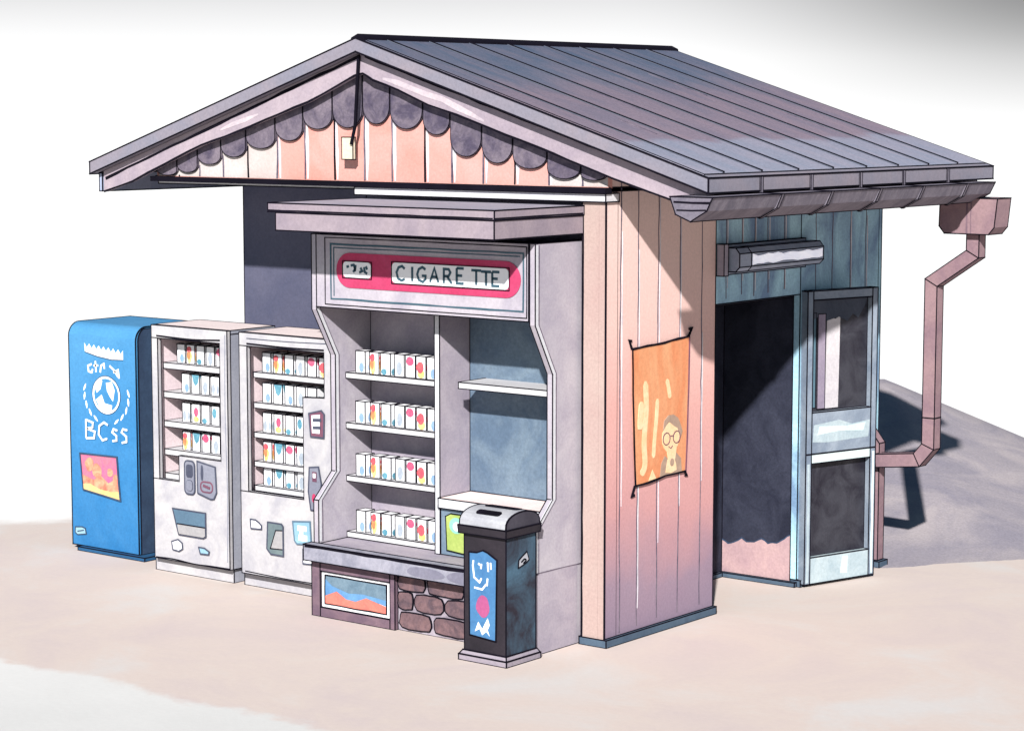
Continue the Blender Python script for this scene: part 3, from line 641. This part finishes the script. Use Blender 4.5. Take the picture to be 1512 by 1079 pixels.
G = {'C': [[(.85, .82), (.6, 1), (.25, .9), (.05, .55), (.2, .12), (.55, 0), (.85, .12)]], 'I': [[(.3, 1), (.3, 0)]],
     'G': [[(.85, .85), (.55, 1), (.2, .85), (.05, .5), (.2, .12), (.6, 0), (.85, .2), (.85, .42), (.5, .42)]],
     'A': [[(0, 0), (.42, 1), (.8, 0)], [(.18, .38), (.68, .38)]], 'R': [[(.1, 0), (.1, 1), (.55, 1), (.72, .78), (.55, .52), (.1, .5)], [(.4, .5), (.85, 0)]],
     'E': [[(.1, 1), (.1, 0), (.75, 0)], [(.1, 1), (.75, 1)], [(.1, .52), (.6, .52)]], 'T': [[(0, 1), (.9, 1)], [(.45, 1), (.45, 0)]]}
adv = {'C': .105, 'I': .06, 'G': .105, 'A': .10, 'R': .10, 'E': .10, 'T': .075}
x_ = -1.255
for k, ch in enumerate('CIGARETTE'):
    sw = .082; hh = h * random.uniform(.92, 1.05); dz = random.uniform(-.004, .004)
    for st in G[ch]: m.stroke(f3, [(x_ + a * sw, zb + dz + b * hh) for a, b in st], .0155, 'letter', 1 + k % 2 * .4)
    x_ += adv[ch] + (.02 if k == 5 else 0)
m.build('name_plate', sb, ink=0)
# awning
m = MB(); m.box(-1.925, -.16, -.85, .0, 2.583, 2.637, 'awning', faces={'top': 'awning_top'}); m.box(-1.865, -.165, -.845, -.002, 2.472, 2.580, 'awning')
fa2 = front(-.85); m.stroke(fa2, [(-1.92, 2.592), (-.17, 2.592)], .009, INK, 1, wob=.001)
m.stroke(side(-.16), [(-.845, 2.592), (-.01, 2.592)], .008, INK, 1, wob=.001)
m.build('awning', ks, ink=.0045)
# green notice standing under the bench
m = MB(); fgn = front(-.2235)
m.prism(fgn, [(-1.03, .505), (-.82, .49), (-.815, .71), (-.84, .735), (-1.0, .735), (-1.04, .715)], .0, .008, 'lime')
m.ell(front(-.2315), -.955, .665, .055, .05, 'mint', 1); m.ell(front(-.2315), -.95, .66, .03, .028, 'white_bright', 2)
o = m.build('notice_card', at=(-.92, -.224, .49), ink=.004)
tag(o, 'lime green card with a pale round dot, low in the cigarette stand behind the bin', 'card')

# ------------------------------------------------------------ small boxes
def d_blue(m, f, s_, w_, h_):   m.ell(f, w_ * .62, h_ * .26, w_ * .26, h_ * .22, 'blot_blue', 1)
def d_fire(m, f, s_, w_, h_):
    m.ell(f, w_ * .35, h_ * .35, w_ * .30, h_ * .32, 'blot_yellow', 1, wob=.1); m.ell(f, w_ * .28, h_ * .5, w_ * .2, h_ * .26, 'blot_orange', 2, wob=.1); m.ell(f, w_ * .32, h_ * .76, w_ * .25, h_ * .16, 'blot_red', 3, wob=.1)
def d_teal2(m, f, s_, w_, h_):  m.ell(f, w_ * (.42 if s_ else .35), h_ * .16, w_ * .28, h_ * .14, 'blot_teal', 1)
def d_grey(m, f, s_, w_, h_):   m.ell(f, w_ * .5, h_ * .36, w_ * .30, h_ * .32, 'blot_grey', 1, wob=.05)
def d_rose(m, f, s_, w_, h_):   m.ell(f, w_ * .45, h_ * .46, w_ * .26, h_ * .16, 'blot_grey' if s_ else 'stroke_light', 1); m.ell(f, w_ * .45, h_ * .74, w_ * .38, h_ * .21, 'blot_crimson', 2, wob=.06)
def d_sun(m, f, s_, w_, h_):    m.ell(f, w_ * .5, h_ * .22, w_ * .38, h_ * .2, 'blot_yellow', 1, wob=.06); m.ell(f, w_ * .42, h_ * .5, w_ * .38, h_ * .24, 'blot_red', 2, wob=.08)
def d_cap(m, f, s_, w_, h_):    m.poly(f, [(.004, h_ - .004), (w_ - .004, h_ - .004), (w_ * .8, h_ * .55), (w_ * .5, h_ * .4), (w_ * .25, h_ * .55)], 'blot_teal', 1)
def d_bars(m, f, s_, w_, h_):   m.ell(f, w_ * .28, h_ * .32, w_ * .2, h_ * .27, 'blot_grey', 1); m.ell(f, w_ * .8, h_ * .32, w_ * .12, h_ * .25, 'blot_grey', 1)
def d_flame(m, f, s_, w_, h_):  m.ell(f, w_ * .5, h_ * .2, w_ * .36, h_ * .15, 'blot_yellow', 1); m.ell(f, w_ * .52, h_ * .58, w_ * .26, h_ * .24, 'blot_crimson', 2)
def d_drop(m, f, s_, w_, h_):   m.ell(f, w_ * .35, h_ * .62, w_ * .26, h_ * .26, 'blot_teal', 1)
KIND = {'blue': (d_blue, 'blue oval'), 'fire': (d_fire, 'orange blots'), 'dots': (d_teal2, 'teal dots'), 'grey': (d_grey, 'grey oval'), 'rose': (d_rose, 'crimson top'),
        'sun': (d_sun, 'red blot'), 'cap': (d_cap, 'teal top'), 'bars': (d_bars, 'grey smudges'), 'flame': (d_flame, 'crimson flame'), 'drop': (d_drop, 'teal drop')}
PROTO = {}
BW, BD = .078, .085
def small_box(kind, x_, y, z, h_, label, group):
    key = (kind, h_)
    if key not in PROTO:
        m = MB(); m.box(0, BW, 0, BD, 0, h_, 'white_bright')
        d = KIND[kind][0]; d(m, Frame((0, 0, 0), (1, 0, 0)), 0, BW, h_); d(m, Frame((BW, 0, 0), (0, 1, 0)), 1, BD, h_)
        o = m.build('small_box', at=(0, 0, 0), ink=.0036); PROTO[key] = o
    else:
        o = PROTO[key].copy(); COL.objects.link(o)
    o.location = (x_, y, z + .0005)
    tag(o, label, 'box', group); return o
ORD = ['leftmost', 'second from left', 'third from left', 'fourth from left', 'fifth from left', 'sixth from left', 'seventh from left']
SH = ['top', 'second', 'third', 'fourth', 'lowest']
def label(kind, k, s_, where, nrow):
    sh = {0: 'top', nrow - 1: 'lowest'}.get(s_, SH[s_])
    return '%s box on %s shelf of %s, %s' % (ORD[k], sh, where, KIND[kind][1])
for s_, z in enumerate((1.535, 1.212, .872, .508)):
    for k, kind in enumerate(('blue', 'fire', 'dots', 'grey', 'rose', 'sun', 'blue')):
        xx = -1.872 + (0, .122, .216, .330, .422, .511, .600)[k]
        small_box(kind, xx, -.125 + random.uniform(-.003, .003), z, .140, label(kind, k, s_, 'cigarette stand', 4), 'boxes on the cigarette stand shelves')

# ------------------------------------------------------------ vending machines
def cabinet(t, x0, x1, yb, zt, mat='machine', top='machine_top', sidem='machine_side', zb=.10):
    m = MB(); Y0 = -.068
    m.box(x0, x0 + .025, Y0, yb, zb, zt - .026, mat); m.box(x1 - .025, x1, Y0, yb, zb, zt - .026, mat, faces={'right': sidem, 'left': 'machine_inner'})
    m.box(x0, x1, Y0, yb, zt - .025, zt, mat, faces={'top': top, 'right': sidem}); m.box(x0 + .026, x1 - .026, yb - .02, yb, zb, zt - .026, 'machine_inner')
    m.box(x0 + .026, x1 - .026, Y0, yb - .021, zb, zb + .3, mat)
    m.build('cabinet', t, ink=.0036)
    m = MB(); m.box(x0 + .01, x0 + .03, Y0 + .002, yb - .03, zb + .30, zt - .03, 'machine_inner'); m.build('inner_wall', t, ink=0)
def front_rects(t, rects, mat='machine', Y0=-.10):
    m = MB()
    for a, b, c, d in rects: m.box(a, b, Y0, -.069, c, d, mat)
    return m
# --- left white machine
t2 = thing('vending_machine', 'white vending machine beside the blue one, two grey coin panels under its shelves', 'vending machine', (-3.43, .1, 0), 'white vending machines')
a0, a1 = -3.79, -3.055
cabinet(t2, a0, a1, .36, 1.728)
fv = front(-.10)
m = MB()
outer = [(a0, .10), (a1, .10), (a1, 1.728), (a0, 1.728)]
# door panel as one C-shaped plate around the window
m.prism(front(0), [(a0, .10), (a1, .10), (a1, 1.728), (a0, 1.728), (a0, 1.64), (-3.125, 1.64), (-3.125, .84), (-3.535, .84), (-3.535, .66), (a0, .66)], .069, .10, 'machine')
m.prism(front(0), [(a0, .6602), (-3.73, .6602), (-3.73, 1.6398), (a0, 1.6398)], .069, .10, 'machine')
m.smooth(fv, [(a0 + .01, .105), (-3.6, .11), (-3.4, .10), (-3.25, .085 + .02), (a1, .108)], .009, INK, lvl=1); m.smooth(fv, [(-3.74, 1.655), (-3.4, 1.648), (-3.12, 1.66)], .012, INK, lvl=1)
m.smooth(fv, [(-3.075, .15), (-3.068, .6), (-3.08, 1.2), (-3.072, 1.7)], .006, 'grey_button', lvl=1)
dr = m.build('door_panel', t2, ink=.0036)
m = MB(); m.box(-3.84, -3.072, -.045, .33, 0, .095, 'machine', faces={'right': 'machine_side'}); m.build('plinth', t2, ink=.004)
for z in (1.461, 1.259, 1.055, .858, .69):
    m = MB(); m.box(-3.758, -3.085, -.02, .335, z - .040, z, 'shelf'); m.build('shelf', t2, ink=.0034)
def blob_panel(t, name, pts, mat, extra, edge='dark_button', lv=6):
    m = MB(); m.prism(fv, pts, .0005, .010, mat); m.stroke(front(-.110), pts, .010, edge, 1, closed=True)
    extra(m, front(-.110)); return m.build(name, t, ink=0)
def rr(a, b, c, d, r): return plate(a, b, c, d, r)
blob_panel(dr, 'coin_panel', rr(-3.472, -3.375, .585, .815, .03), 'grey_button', lambda m, f: (m.poly(f, rr(-3.455, -3.39, .70, .79, .02), 'dark_button', 2), m.poly(f, rr(-3.452, -3.395, .61, .68, .02), 'grey_button', 3), m.stroke(f, rr(-3.452, -3.395, .61, .68, .02), .006, 'dark_button', 2, closed=True)))
blob_panel(dr, 'coin_panel', [(-3.348, .82), (-3.175, .795), (-3.165, .62), (-3.19, .575), (-3.22, .57), (-3.345, .60)], 'grey_button', lambda m, f: (m.ell(f, -3.30, .745, .012, .055, 'dark_button', 2), m.stroke(f, rr(-3.315, -3.20, .615, .685, .03), .010, 'maroon', 2, closed=True), m.stroke(f, [(-3.29, .66), (-3.225, .645)], .016, 'maroon', 3)))
blob_panel(dr, 'dispensing_slot', [(-3.597, .468), (-3.275, .468), (-3.275, .305), (-3.30, .292), (-3.54, .292), (-3.56, .35)], 'slot_teal', lambda m, f: (m.poly(f, [(-3.54, .294), (-3.30, .294), (-3.277, .306), (-3.276, .365), (-3.552, .365)], 'slot_grey', 1), m.stroke(f, [(-3.555, .367), (-3.277, .367)], .008, INK, 2)))
blob_panel(dr, 'sticker', [(-3.61, .235), (-3.55, .255), (-3.51, .235), (-3.505, .195), (-3.54, .175), (-3.60, .18)], 'white_bright', lambda m, f: None)
blob_panel(dr, 'sticker', [(-3.345, .225), (-3.29, .225), (-3.245, .205), (-3.25, .185), (-3.33, .182)], 'pale_blue', lambda m, f: None)
W2 = 'left white machine'
x2 = lambda k, s_: (-3.668 if s_ == 0 else -3.625) + k * .0955
for s_, (z, kinds) in enumerate(((1.461, ('blue', 'fire', 'dots', 'grey', 'rose')), (1.259, ('blue', 'cap', 'grey', 'bars', 'grey')), (1.055, ('bars', 'flame', 'dots', 'drop', 'rose')), (.858, ('fire', 'cap', 'rose', 'grey', 'sun')), (.69, ('cap',)))):
    for k, kind in enumerate(kinds):
        small_box(kind, x2(k, s_), .025, z, .132, label(kind, k, s_, W2, 5) if s_ < 4 else 'box with teal top, alone on lowest shelf of left white machine', 'boxes in the left white vending machine')
# --- right white machine
t3 = thing('vending_machine', 'white vending machine with five shelves, tight against the cigarette stand', 'vending machine', (-2.5, .1, 0), 'white vending machines')
a0, a1 = -2.94, -2.03
cabinet(t3, a0, a1, .36, 1.728)
m = MB()
m.prism(front(0), [(a0, .10), (a1, .10), (a1, 1.728), (a0, 1.728), (a0, 1.64), (-2.17, 1.64), (-2.17, 1.345), (-2.36, 1.335), (-2.36, .66), (a0, .66)], .069, .10, 'machine')
m.prism(front(0), [(a0, .6602), (-2.868, .6602), (-2.868, 1.6398), (a0, 1.6398)], .069, .10, 'machine')
m.smooth(fv, [(-2.87, 1.655), (-2.5, 1.650), (-2.17, 1.655)], .012, INK, lvl=1); m.smooth(fv, [(a0 + .03, .115), (-2.5, .108), (a1, .115)], .007, INK, lvl=1); m.smooth(fv, [(-2.87, 1.69), (-2.5, 1.69), (-2.1, 1.70)], .006, 'dark_button', lvl=1)
dr = m.build('door_panel', t3, ink=.0036)
m = MB(); m.box(-2.985, -2.02, -.03, .33, 0, .095, 'machine', faces={'right': 'machine_side'}); m.build('plinth', t3, ink=.004)
for z in (1.457, 1.252, 1.052, .856, .692):
    m = MB(); m.box(-2.886, -2.06, -.02, .335, z - .036, z, 'shelf'); m.build('shelf', t3, ink=.0034)
blob_panel(dr, 'selection_panel', [(-2.30, 1.235), (-2.19, 1.262), (-2.165, 1.24), (-2.17, 1.085), (-2.285, 1.085)], 'maroon', lambda m, f: (m.poly(f, [(-2.275, 1.225), (-2.20, 1.235), (-2.205, 1.11), (-2.27, 1.11)], 'white_bright', 2), m.stroke(f, [(-2.262, 1.195), (-2.19, 1.20)], .022, 'dark_button', 3), m.stroke(f, [(-2.262, 1.145), (-2.195, 1.15)], .02, 'dark_button', 3)))
blob_panel(dr, 'coin_panel', [(-2.30, .88), (-2.22, .89), (-2.195, .78), (-2.21, .64), (-2.24, .60), (-2.29, .60), (-2.31, .72)], 'grey_button', lambda m, f: (m.poly(f, rect(-2.272, -2.235, .79, .855), 'maroon', 2), m.poly(f, rect(-2.265, -2.242, .815, .845), 'white_bright', 3), m.ell(f, -2.26, .68, .016, .03, 'magenta', 2)))
blob_panel(dr, 'sticker', [(-2.845, .476), (-2.80, .476), (-2.765, .46), (-2.745, .445), (-2.745, .42), (-2.84, .415)], 'white_bright', lambda m, f: None)
blob_panel(dr, 'dispensing_slot', [(-2.685, .475), (-2.56, .475), (-2.545, .46), (-2.545, .262), (-2.66, .262), (-2.695, .295)], 'green_grey', lambda m, f: (m.poly(f, [(-2.655, .305), (-2.55, .305), (-2.55, .43), (-2.61, .425)], 'slot_grey', 1), m.stroke(f, [(-2.66, .30), (-2.61, .427), (-2.55, .432)], .007, INK, 2), m.stroke(f, [(-2.665, .300), (-2.55, .305)], .007, INK, 2)))
blob_panel(dr, 'sticker', [(-2.455, .505), (-2.30, .52), (-2.29, .37), (-2.42, .36), (-2.44, .38)], 'pale_blue', lambda m, f: (m.poly(f, rect(-2.41, -2.33, .45, .485), 'white_bright', 2), m.poly(f, rect(-2.40, -2.325, .385, .425), 'white_bright', 2), m.poly(f, rect(-2.39, -2.36, .42, .455), 'white_bright', 2.5)), edge='slot_teal')
blob_panel(dr, 'sticker', [(-2.365, .33), (-2.25, .35), (-2.25, .24), (-2.365, .235)], 'white_bright', lambda m, f: None)
for s_, (z, kinds) in enumerate(((1.457, ('blue', 'fire', 'dots', 'grey', 'rose', 'sun')), (1.252, ('blue', 'cap', 'blue', 'grey', 'bars')), (1.052, ('bars', 'flame', 'dots', 'drop')), (.856, ('fire', 'cap', 'rose', 'grey')), (.692, ('blue', 'cap', 'dots', 'grey')))):
    for k, kind in enumerate(kinds):
        small_box(kind, -2.835 + k * .1035, .012, z, .132, label(kind, k, s_, 'right white machine', 5), 'boxes in the right white vending machine')
# --- blue machine
t1 = thing('vending_machine', 'bright blue drinks machine with white emblem and lettering, far left', 'vending machine', (-4.55, .4, 0))
a0, a1, Yb, zt = -4.905, -4.195, .12, 1.665
m = MB(); R_ = .10
pr = [(Yb, .03), (.72, .03), (.72, zt)] + [(Yb + R_ - R_ * math.sin(k * math.pi / 16), zt - R_ + R_ * math.cos(k * math.pi / 16)) for k in range(9)]
sf = Frame((0, 0, 0), (0, 1, 0))
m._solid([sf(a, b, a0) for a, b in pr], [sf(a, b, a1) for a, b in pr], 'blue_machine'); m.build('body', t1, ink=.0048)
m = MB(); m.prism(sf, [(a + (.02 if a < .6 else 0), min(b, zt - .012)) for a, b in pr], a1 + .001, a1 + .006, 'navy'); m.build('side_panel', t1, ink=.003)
m = MB(); m.box(-4.80, -4.09, .075, .68, 0, .028, 'blue_plinth'); m.build('plinth', t1, ink=.0045)
fz = front(Yb); em = lambda: MB()
cx_, cz_ = -4.51, 1.16
m = MB(); pts = [(-4.735, 1.525), (-4.33, 1.50), (-4.325, 1.425), (-4.45, 1.42), (-4.60, 1.435), (-4.73, 1.46)]
top_ = [(-4.735 + .41 * k / 16, 1.525 - .03 * k / 16 - (.03 if k % 2 else 0)) for k in range(17)]
m.poly(fz, pts[2:] + top_[::1], 'white_bright', 1)
m.stroke(fz, pts[2:], .006, 'navy', 2)
m.build('banner', t1, ink=0)
m = MB()
# emblem: globe ring with land shapes and laurels
m.stroke(fz, [(cx_ + .138 * math.cos(q), cz_ + .128 * math.sin(q)) for q in [k * 2 * math.pi / 28 for k in range(28)]], .017, 'white_bright', 1, closed=True)
m.stroke(fz, [(cx_ + .149 * math.cos(q), cz_ + .139 * math.sin(q)) for q in [k * 2 * math.pi / 28 for k in range(28)]], .005, 'navy', 2, closed=True)
m.poly(fz, [(cx_ + .0, cz_ + .09), (cx_ + .06, cz_ + .10), (cx_ + .09, cz_ + .04), (cx_ + .07, cz_ - .04), (cx_ + .04, cz_ - .01), (cx_ + .01, cz_ + .03)], 'white_bright', 1.5)
m.poly(fz, [(cx_ - .11, cz_ - .04), (cx_ - .05, cz_ - .0), (cx_ - .02, cz_ - .06), (cx_ + .06, cz_ - .07), (cx_ + .05, cz_ - .12), (cx_ - .05, cz_ - .125)], 'white_bright', 1.5)
m.poly(fz, [(cx_ - .12, cz_ + .05), (cx_ - .07, cz_ + .12), (cx_ - .04, cz_ + .10), (cx_ - .06, cz_ + .04), (cx_ - .1, cz_ + .01)], 'white_bright', 1.5)
for s_ in (-1, 1):
    for k in range(5):
        q = math.radians(-64 + k * 18) if s_ > 0 else math.radians(240 - k * 18)
        c = (cx_ + .235 * math.cos(q), cz_ + .205 * math.sin(q)); d = q + math.pi / 2 + .25 * s_
        m.stroke(fz, [(c[0] - .028 * math.cos(d), c[1] - .028 * math.sin(d)), c, (c[0] + .028 * math.cos(d), c[1] + .028 * math.sin(d))], .019, 'white_bright', 1 + .3 * (k % 2), taper=True)
m.build('emblem', t1, ink=0)
m = MB()
# scribble lettering above, BCss below
for pts in ([(-4.66, 1.375), (-4.70, 1.36), (-4.695, 1.32), (-4.66, 1.315), (-4.65, 1.34)], [(-4.62, 1.40), (-4.615, 1.32)], [(-4.64, 1.365), (-4.59, 1.37)], [(-4.57, 1.32), (-4.56, 1.37), (-4.53, 1.385), (-4.525, 1.35)], [(-4.47, 1.375), (-4.42, 1.345), (-4.38, 1.30)], [(-4.43, 1.33), (-4.38, 1.35), (-4.37, 1.29)]):
    m.stroke(fz, pts, .015, 'white_bright', 1)
m.build('small_lettering', t1, ink=0)
m = MB(); zb = .828
for pts in ([(-4.735, 0), (-4.735, .175)], [(-4.735, .17), (-4.66, .15), (-4.665, .105), (-4.73, .09)], [(-4.725, .09), (-4.64, .07), (-4.65, .01), (-4.735, .0)],
            [(-4.50, .145), (-4.54, .165), (-4.59, .13), (-4.60, .05), (-4.56, .0), (-4.51, .02)],
            [(-4.40, .105), (-4.44, .115), (-4.455, .085), (-4.41, .055), (-4.41, .015), (-4.455, .005)],
            [(-4.295, .12), (-4.34, .125), (-4.355, .095), (-4.305, .06), (-4.305, .015), (-4.355, .0)]):
    m.stroke(fz, [(a, b * .80 + zb) for a, b in pts], .015, 'white_bright', 1.3); m.stroke(fz, [(a + .008, b * .80 + zb - .005) for a, b in pts], .014, 'blue_plinth', .7)
m.build('large_lettering', t1, ink=0)
m = MB(); m.prism(fz, [(-4.80, .712), (-4.405, .72), (-4.39, .53), (-4.375, .405), (-4.55, .425), (-4.77, .448), (-4.785, .58)], .0005, .006, 'pink_panel'); f4 = front(Yb - .006)
m.poly(f4, [(-4.775, .45), (-4.55, .43), (-4.38, .41), (-4.388, .52), (-4.44, .55), (-4.5, .52), (-4.58, .57), (-4.66, .53), (-4.78, .56)], 'peach', 1)
m.poly(f4, [(-4.772, .45), (-4.55, .427), (-4.38, .408), (-4.384, .47), (-4.47, .46), (-4.60, .47), (-4.70, .50), (-4.776, .49)], 'yellow_soft', 2)
for a, b, r in ((-4.62, .60, .05), (-4.70, .64, .045), (-4.48, .60, .03), (-4.42, .56, .03)): m.ell(f4, a, b, r, r * 1.1, 'peach', 1.4, wob=.1)
m.stroke(f4, [(-4.80, .712), (-4.405, .72), (-4.39, .53), (-4.375, .405), (-4.55, .425), (-4.77, .448), (-4.785, .58)], .012, 'navy', 3, closed=True); m.build('display_panel', t1, ink=0)
m = MB(); q = [(-4.87, .16), (-4.80, .168), (-4.765, .16), (-4.755, .12), (-4.85, .105), (-4.875, .12)]
m.poly(fz, q, 'pale_blue', 2); m.stroke(fz, q, .008, 'navy', 3, closed=True); m.stroke(fz, [(-4.85, .13), (-4.78, .145)], .008, 'navy', 3); m.build('sticker', t1, ink=0)

# ------------------------------------------------------------ litter bin
tb = thing('litter_bin', 'tall black litter bin with a grey rounded lid and blue panel, by the stand', 'bin', (-.33, -.58, 0))
bx0, bx1, by0, by1 = -.478, -.168, -.735, -.455
def frustum(m, r0, z0, r1, z1, mat, faces=None):
    lo = [(r0[0], r0[2], z0), (r0[1], r0[2], z0), (r0[1], r0[3], z0), (r0[0], r0[3], z0)]; hi = [(r1[0], r1[2], z1), (r1[1], r1[2], z1), (r1[1], r1[3], z1), (r1[0], r1[3], z1)]
    fs = m._solid(lo, hi, mat)
    for k, v in (faces or {}).items(): fs[{'top': 1, 'front': 2, 'right': 3}[k]].material_index = m.mi(v)
m = MB(); frustum(m, (-.505, -.148, -.757, -.432), 0, (-.505, -.148, -.757, -.432), .035, 'bin_base'); frustum(m, (-.503, -.150, -.755, -.434), .036, (-.485, -.162, -.742, -.45), .06, 'bin_base'); m.build('base', tb, ink=.0045)
m = MB(); frustum(m, (bx0, bx1, by0, by1), .061, (bx0, bx1, by0, by1), .775, 'bin_black', {'right': 'bin_side'}); body = m.build('body', tb, ink=.0042)
m = MB(); frustum(m, (-.502, -.150, -.758, -.436), .755, (-.506, -.146, -.762, -.432), .802, 'bin_black'); m.build('rim', tb, ink=.004)
m = MB(); arc = [(-.755 + .318 * (1 - math.cos(k * math.pi / 14)) / 2, .803 + .092 * math.sin(k * math.pi / 14) ** .7) for k in range(15)]
m._solid([(-.498, a, b) for a, b in arc], [(-.156, a, b) for a, b in arc], 'bin_lid'); m._solid([(-.1555, a, b) for a, b in arc], [(-.152, a, b) for a, b in arc], 'bin_lid_end')
lid = m.build('lid', tb, ink=.0042)
def on_arc(t):          # point, tangent on the lid
    a = -.755 + .318 * (1 - math.cos(t * math.pi)) / 2; b = .803 + .092 * math.sin(t * math.pi) ** .7; return Vector((0, a, b))
for t0, t1_, xa, xb, nm in ((.235, .30, -.41, -.235, 'slot'), (.50, .60, -.44, -.20, 'slot')):
    p0, p1 = on_arc(t0), on_arc(t1_); v = (p1 - p0)
    fsl = Frame(p0, (1, 0, 0), v); m = MB(); m.prism(fsl, rr(xa, xb, -.004, v.length + .014, .016), -.002, .006, INK); m.build(nm, lid, ink=0)
m = MB(); fbn = front(by0); q = [(-.435, .155), (-.24, .14), (-.232, .62), (-.30, .655), (-.335, .665), (-.38, .648), (-.438, .645)]
m.prism(fbn, q, .0005, .004, 'bin_panel'); f5 = front(by0 - .004)
m.stroke(f5, q, .008, INK, 2, closed=True)
for pts in ([(-.405, .60), (-.41, .57), (-.40, .50), (-.36, .475), (-.345, .50)], [(-.37, .585), (-.35, .575)], [(-.30, .60), (-.295, .545)], [(-.278, .60), (-.275, .56)], [(-.40, .44), (-.34, .435), (-.31, .47)], [(-.345, .585), (-.35, .555)], [(-.30, .505), (-.305, .46)]):
    m.stroke(f5, pts, .011, 'white_bright', 1)
m.ell(f5, -.335, .335, .05, .062, 'bin_pink', 1, wob=.08)
m.poly(f5, [(-.395, .18), (-.37, .24), (-.34, .20), (-.30, .27), (-.285, .23), (-.30, .20), (-.285, .165), (-.31, .19), (-.34, .165), (-.36, .20)], 'white_bright', 1)
m.build('front_panel', body, ink=0)
m = MB(); fh = side(bx1); q = [(-.625, .565), (-.555, .585), (-.525, .60), (-.545, .65), (-.585, .63), (-.62, .61)]
m.prism(fh, q, .0005, .005, 'sticker'); f6 = side(bx1 + .005); m.stroke(f6, q, .006, INK, 1, closed=True); m.smooth(f6, [(-.60, .595), (-.57, .61), (-.555, .60), (-.58, .585)], .008, INK, lvl=2); m.build('handle', body, ink=0)
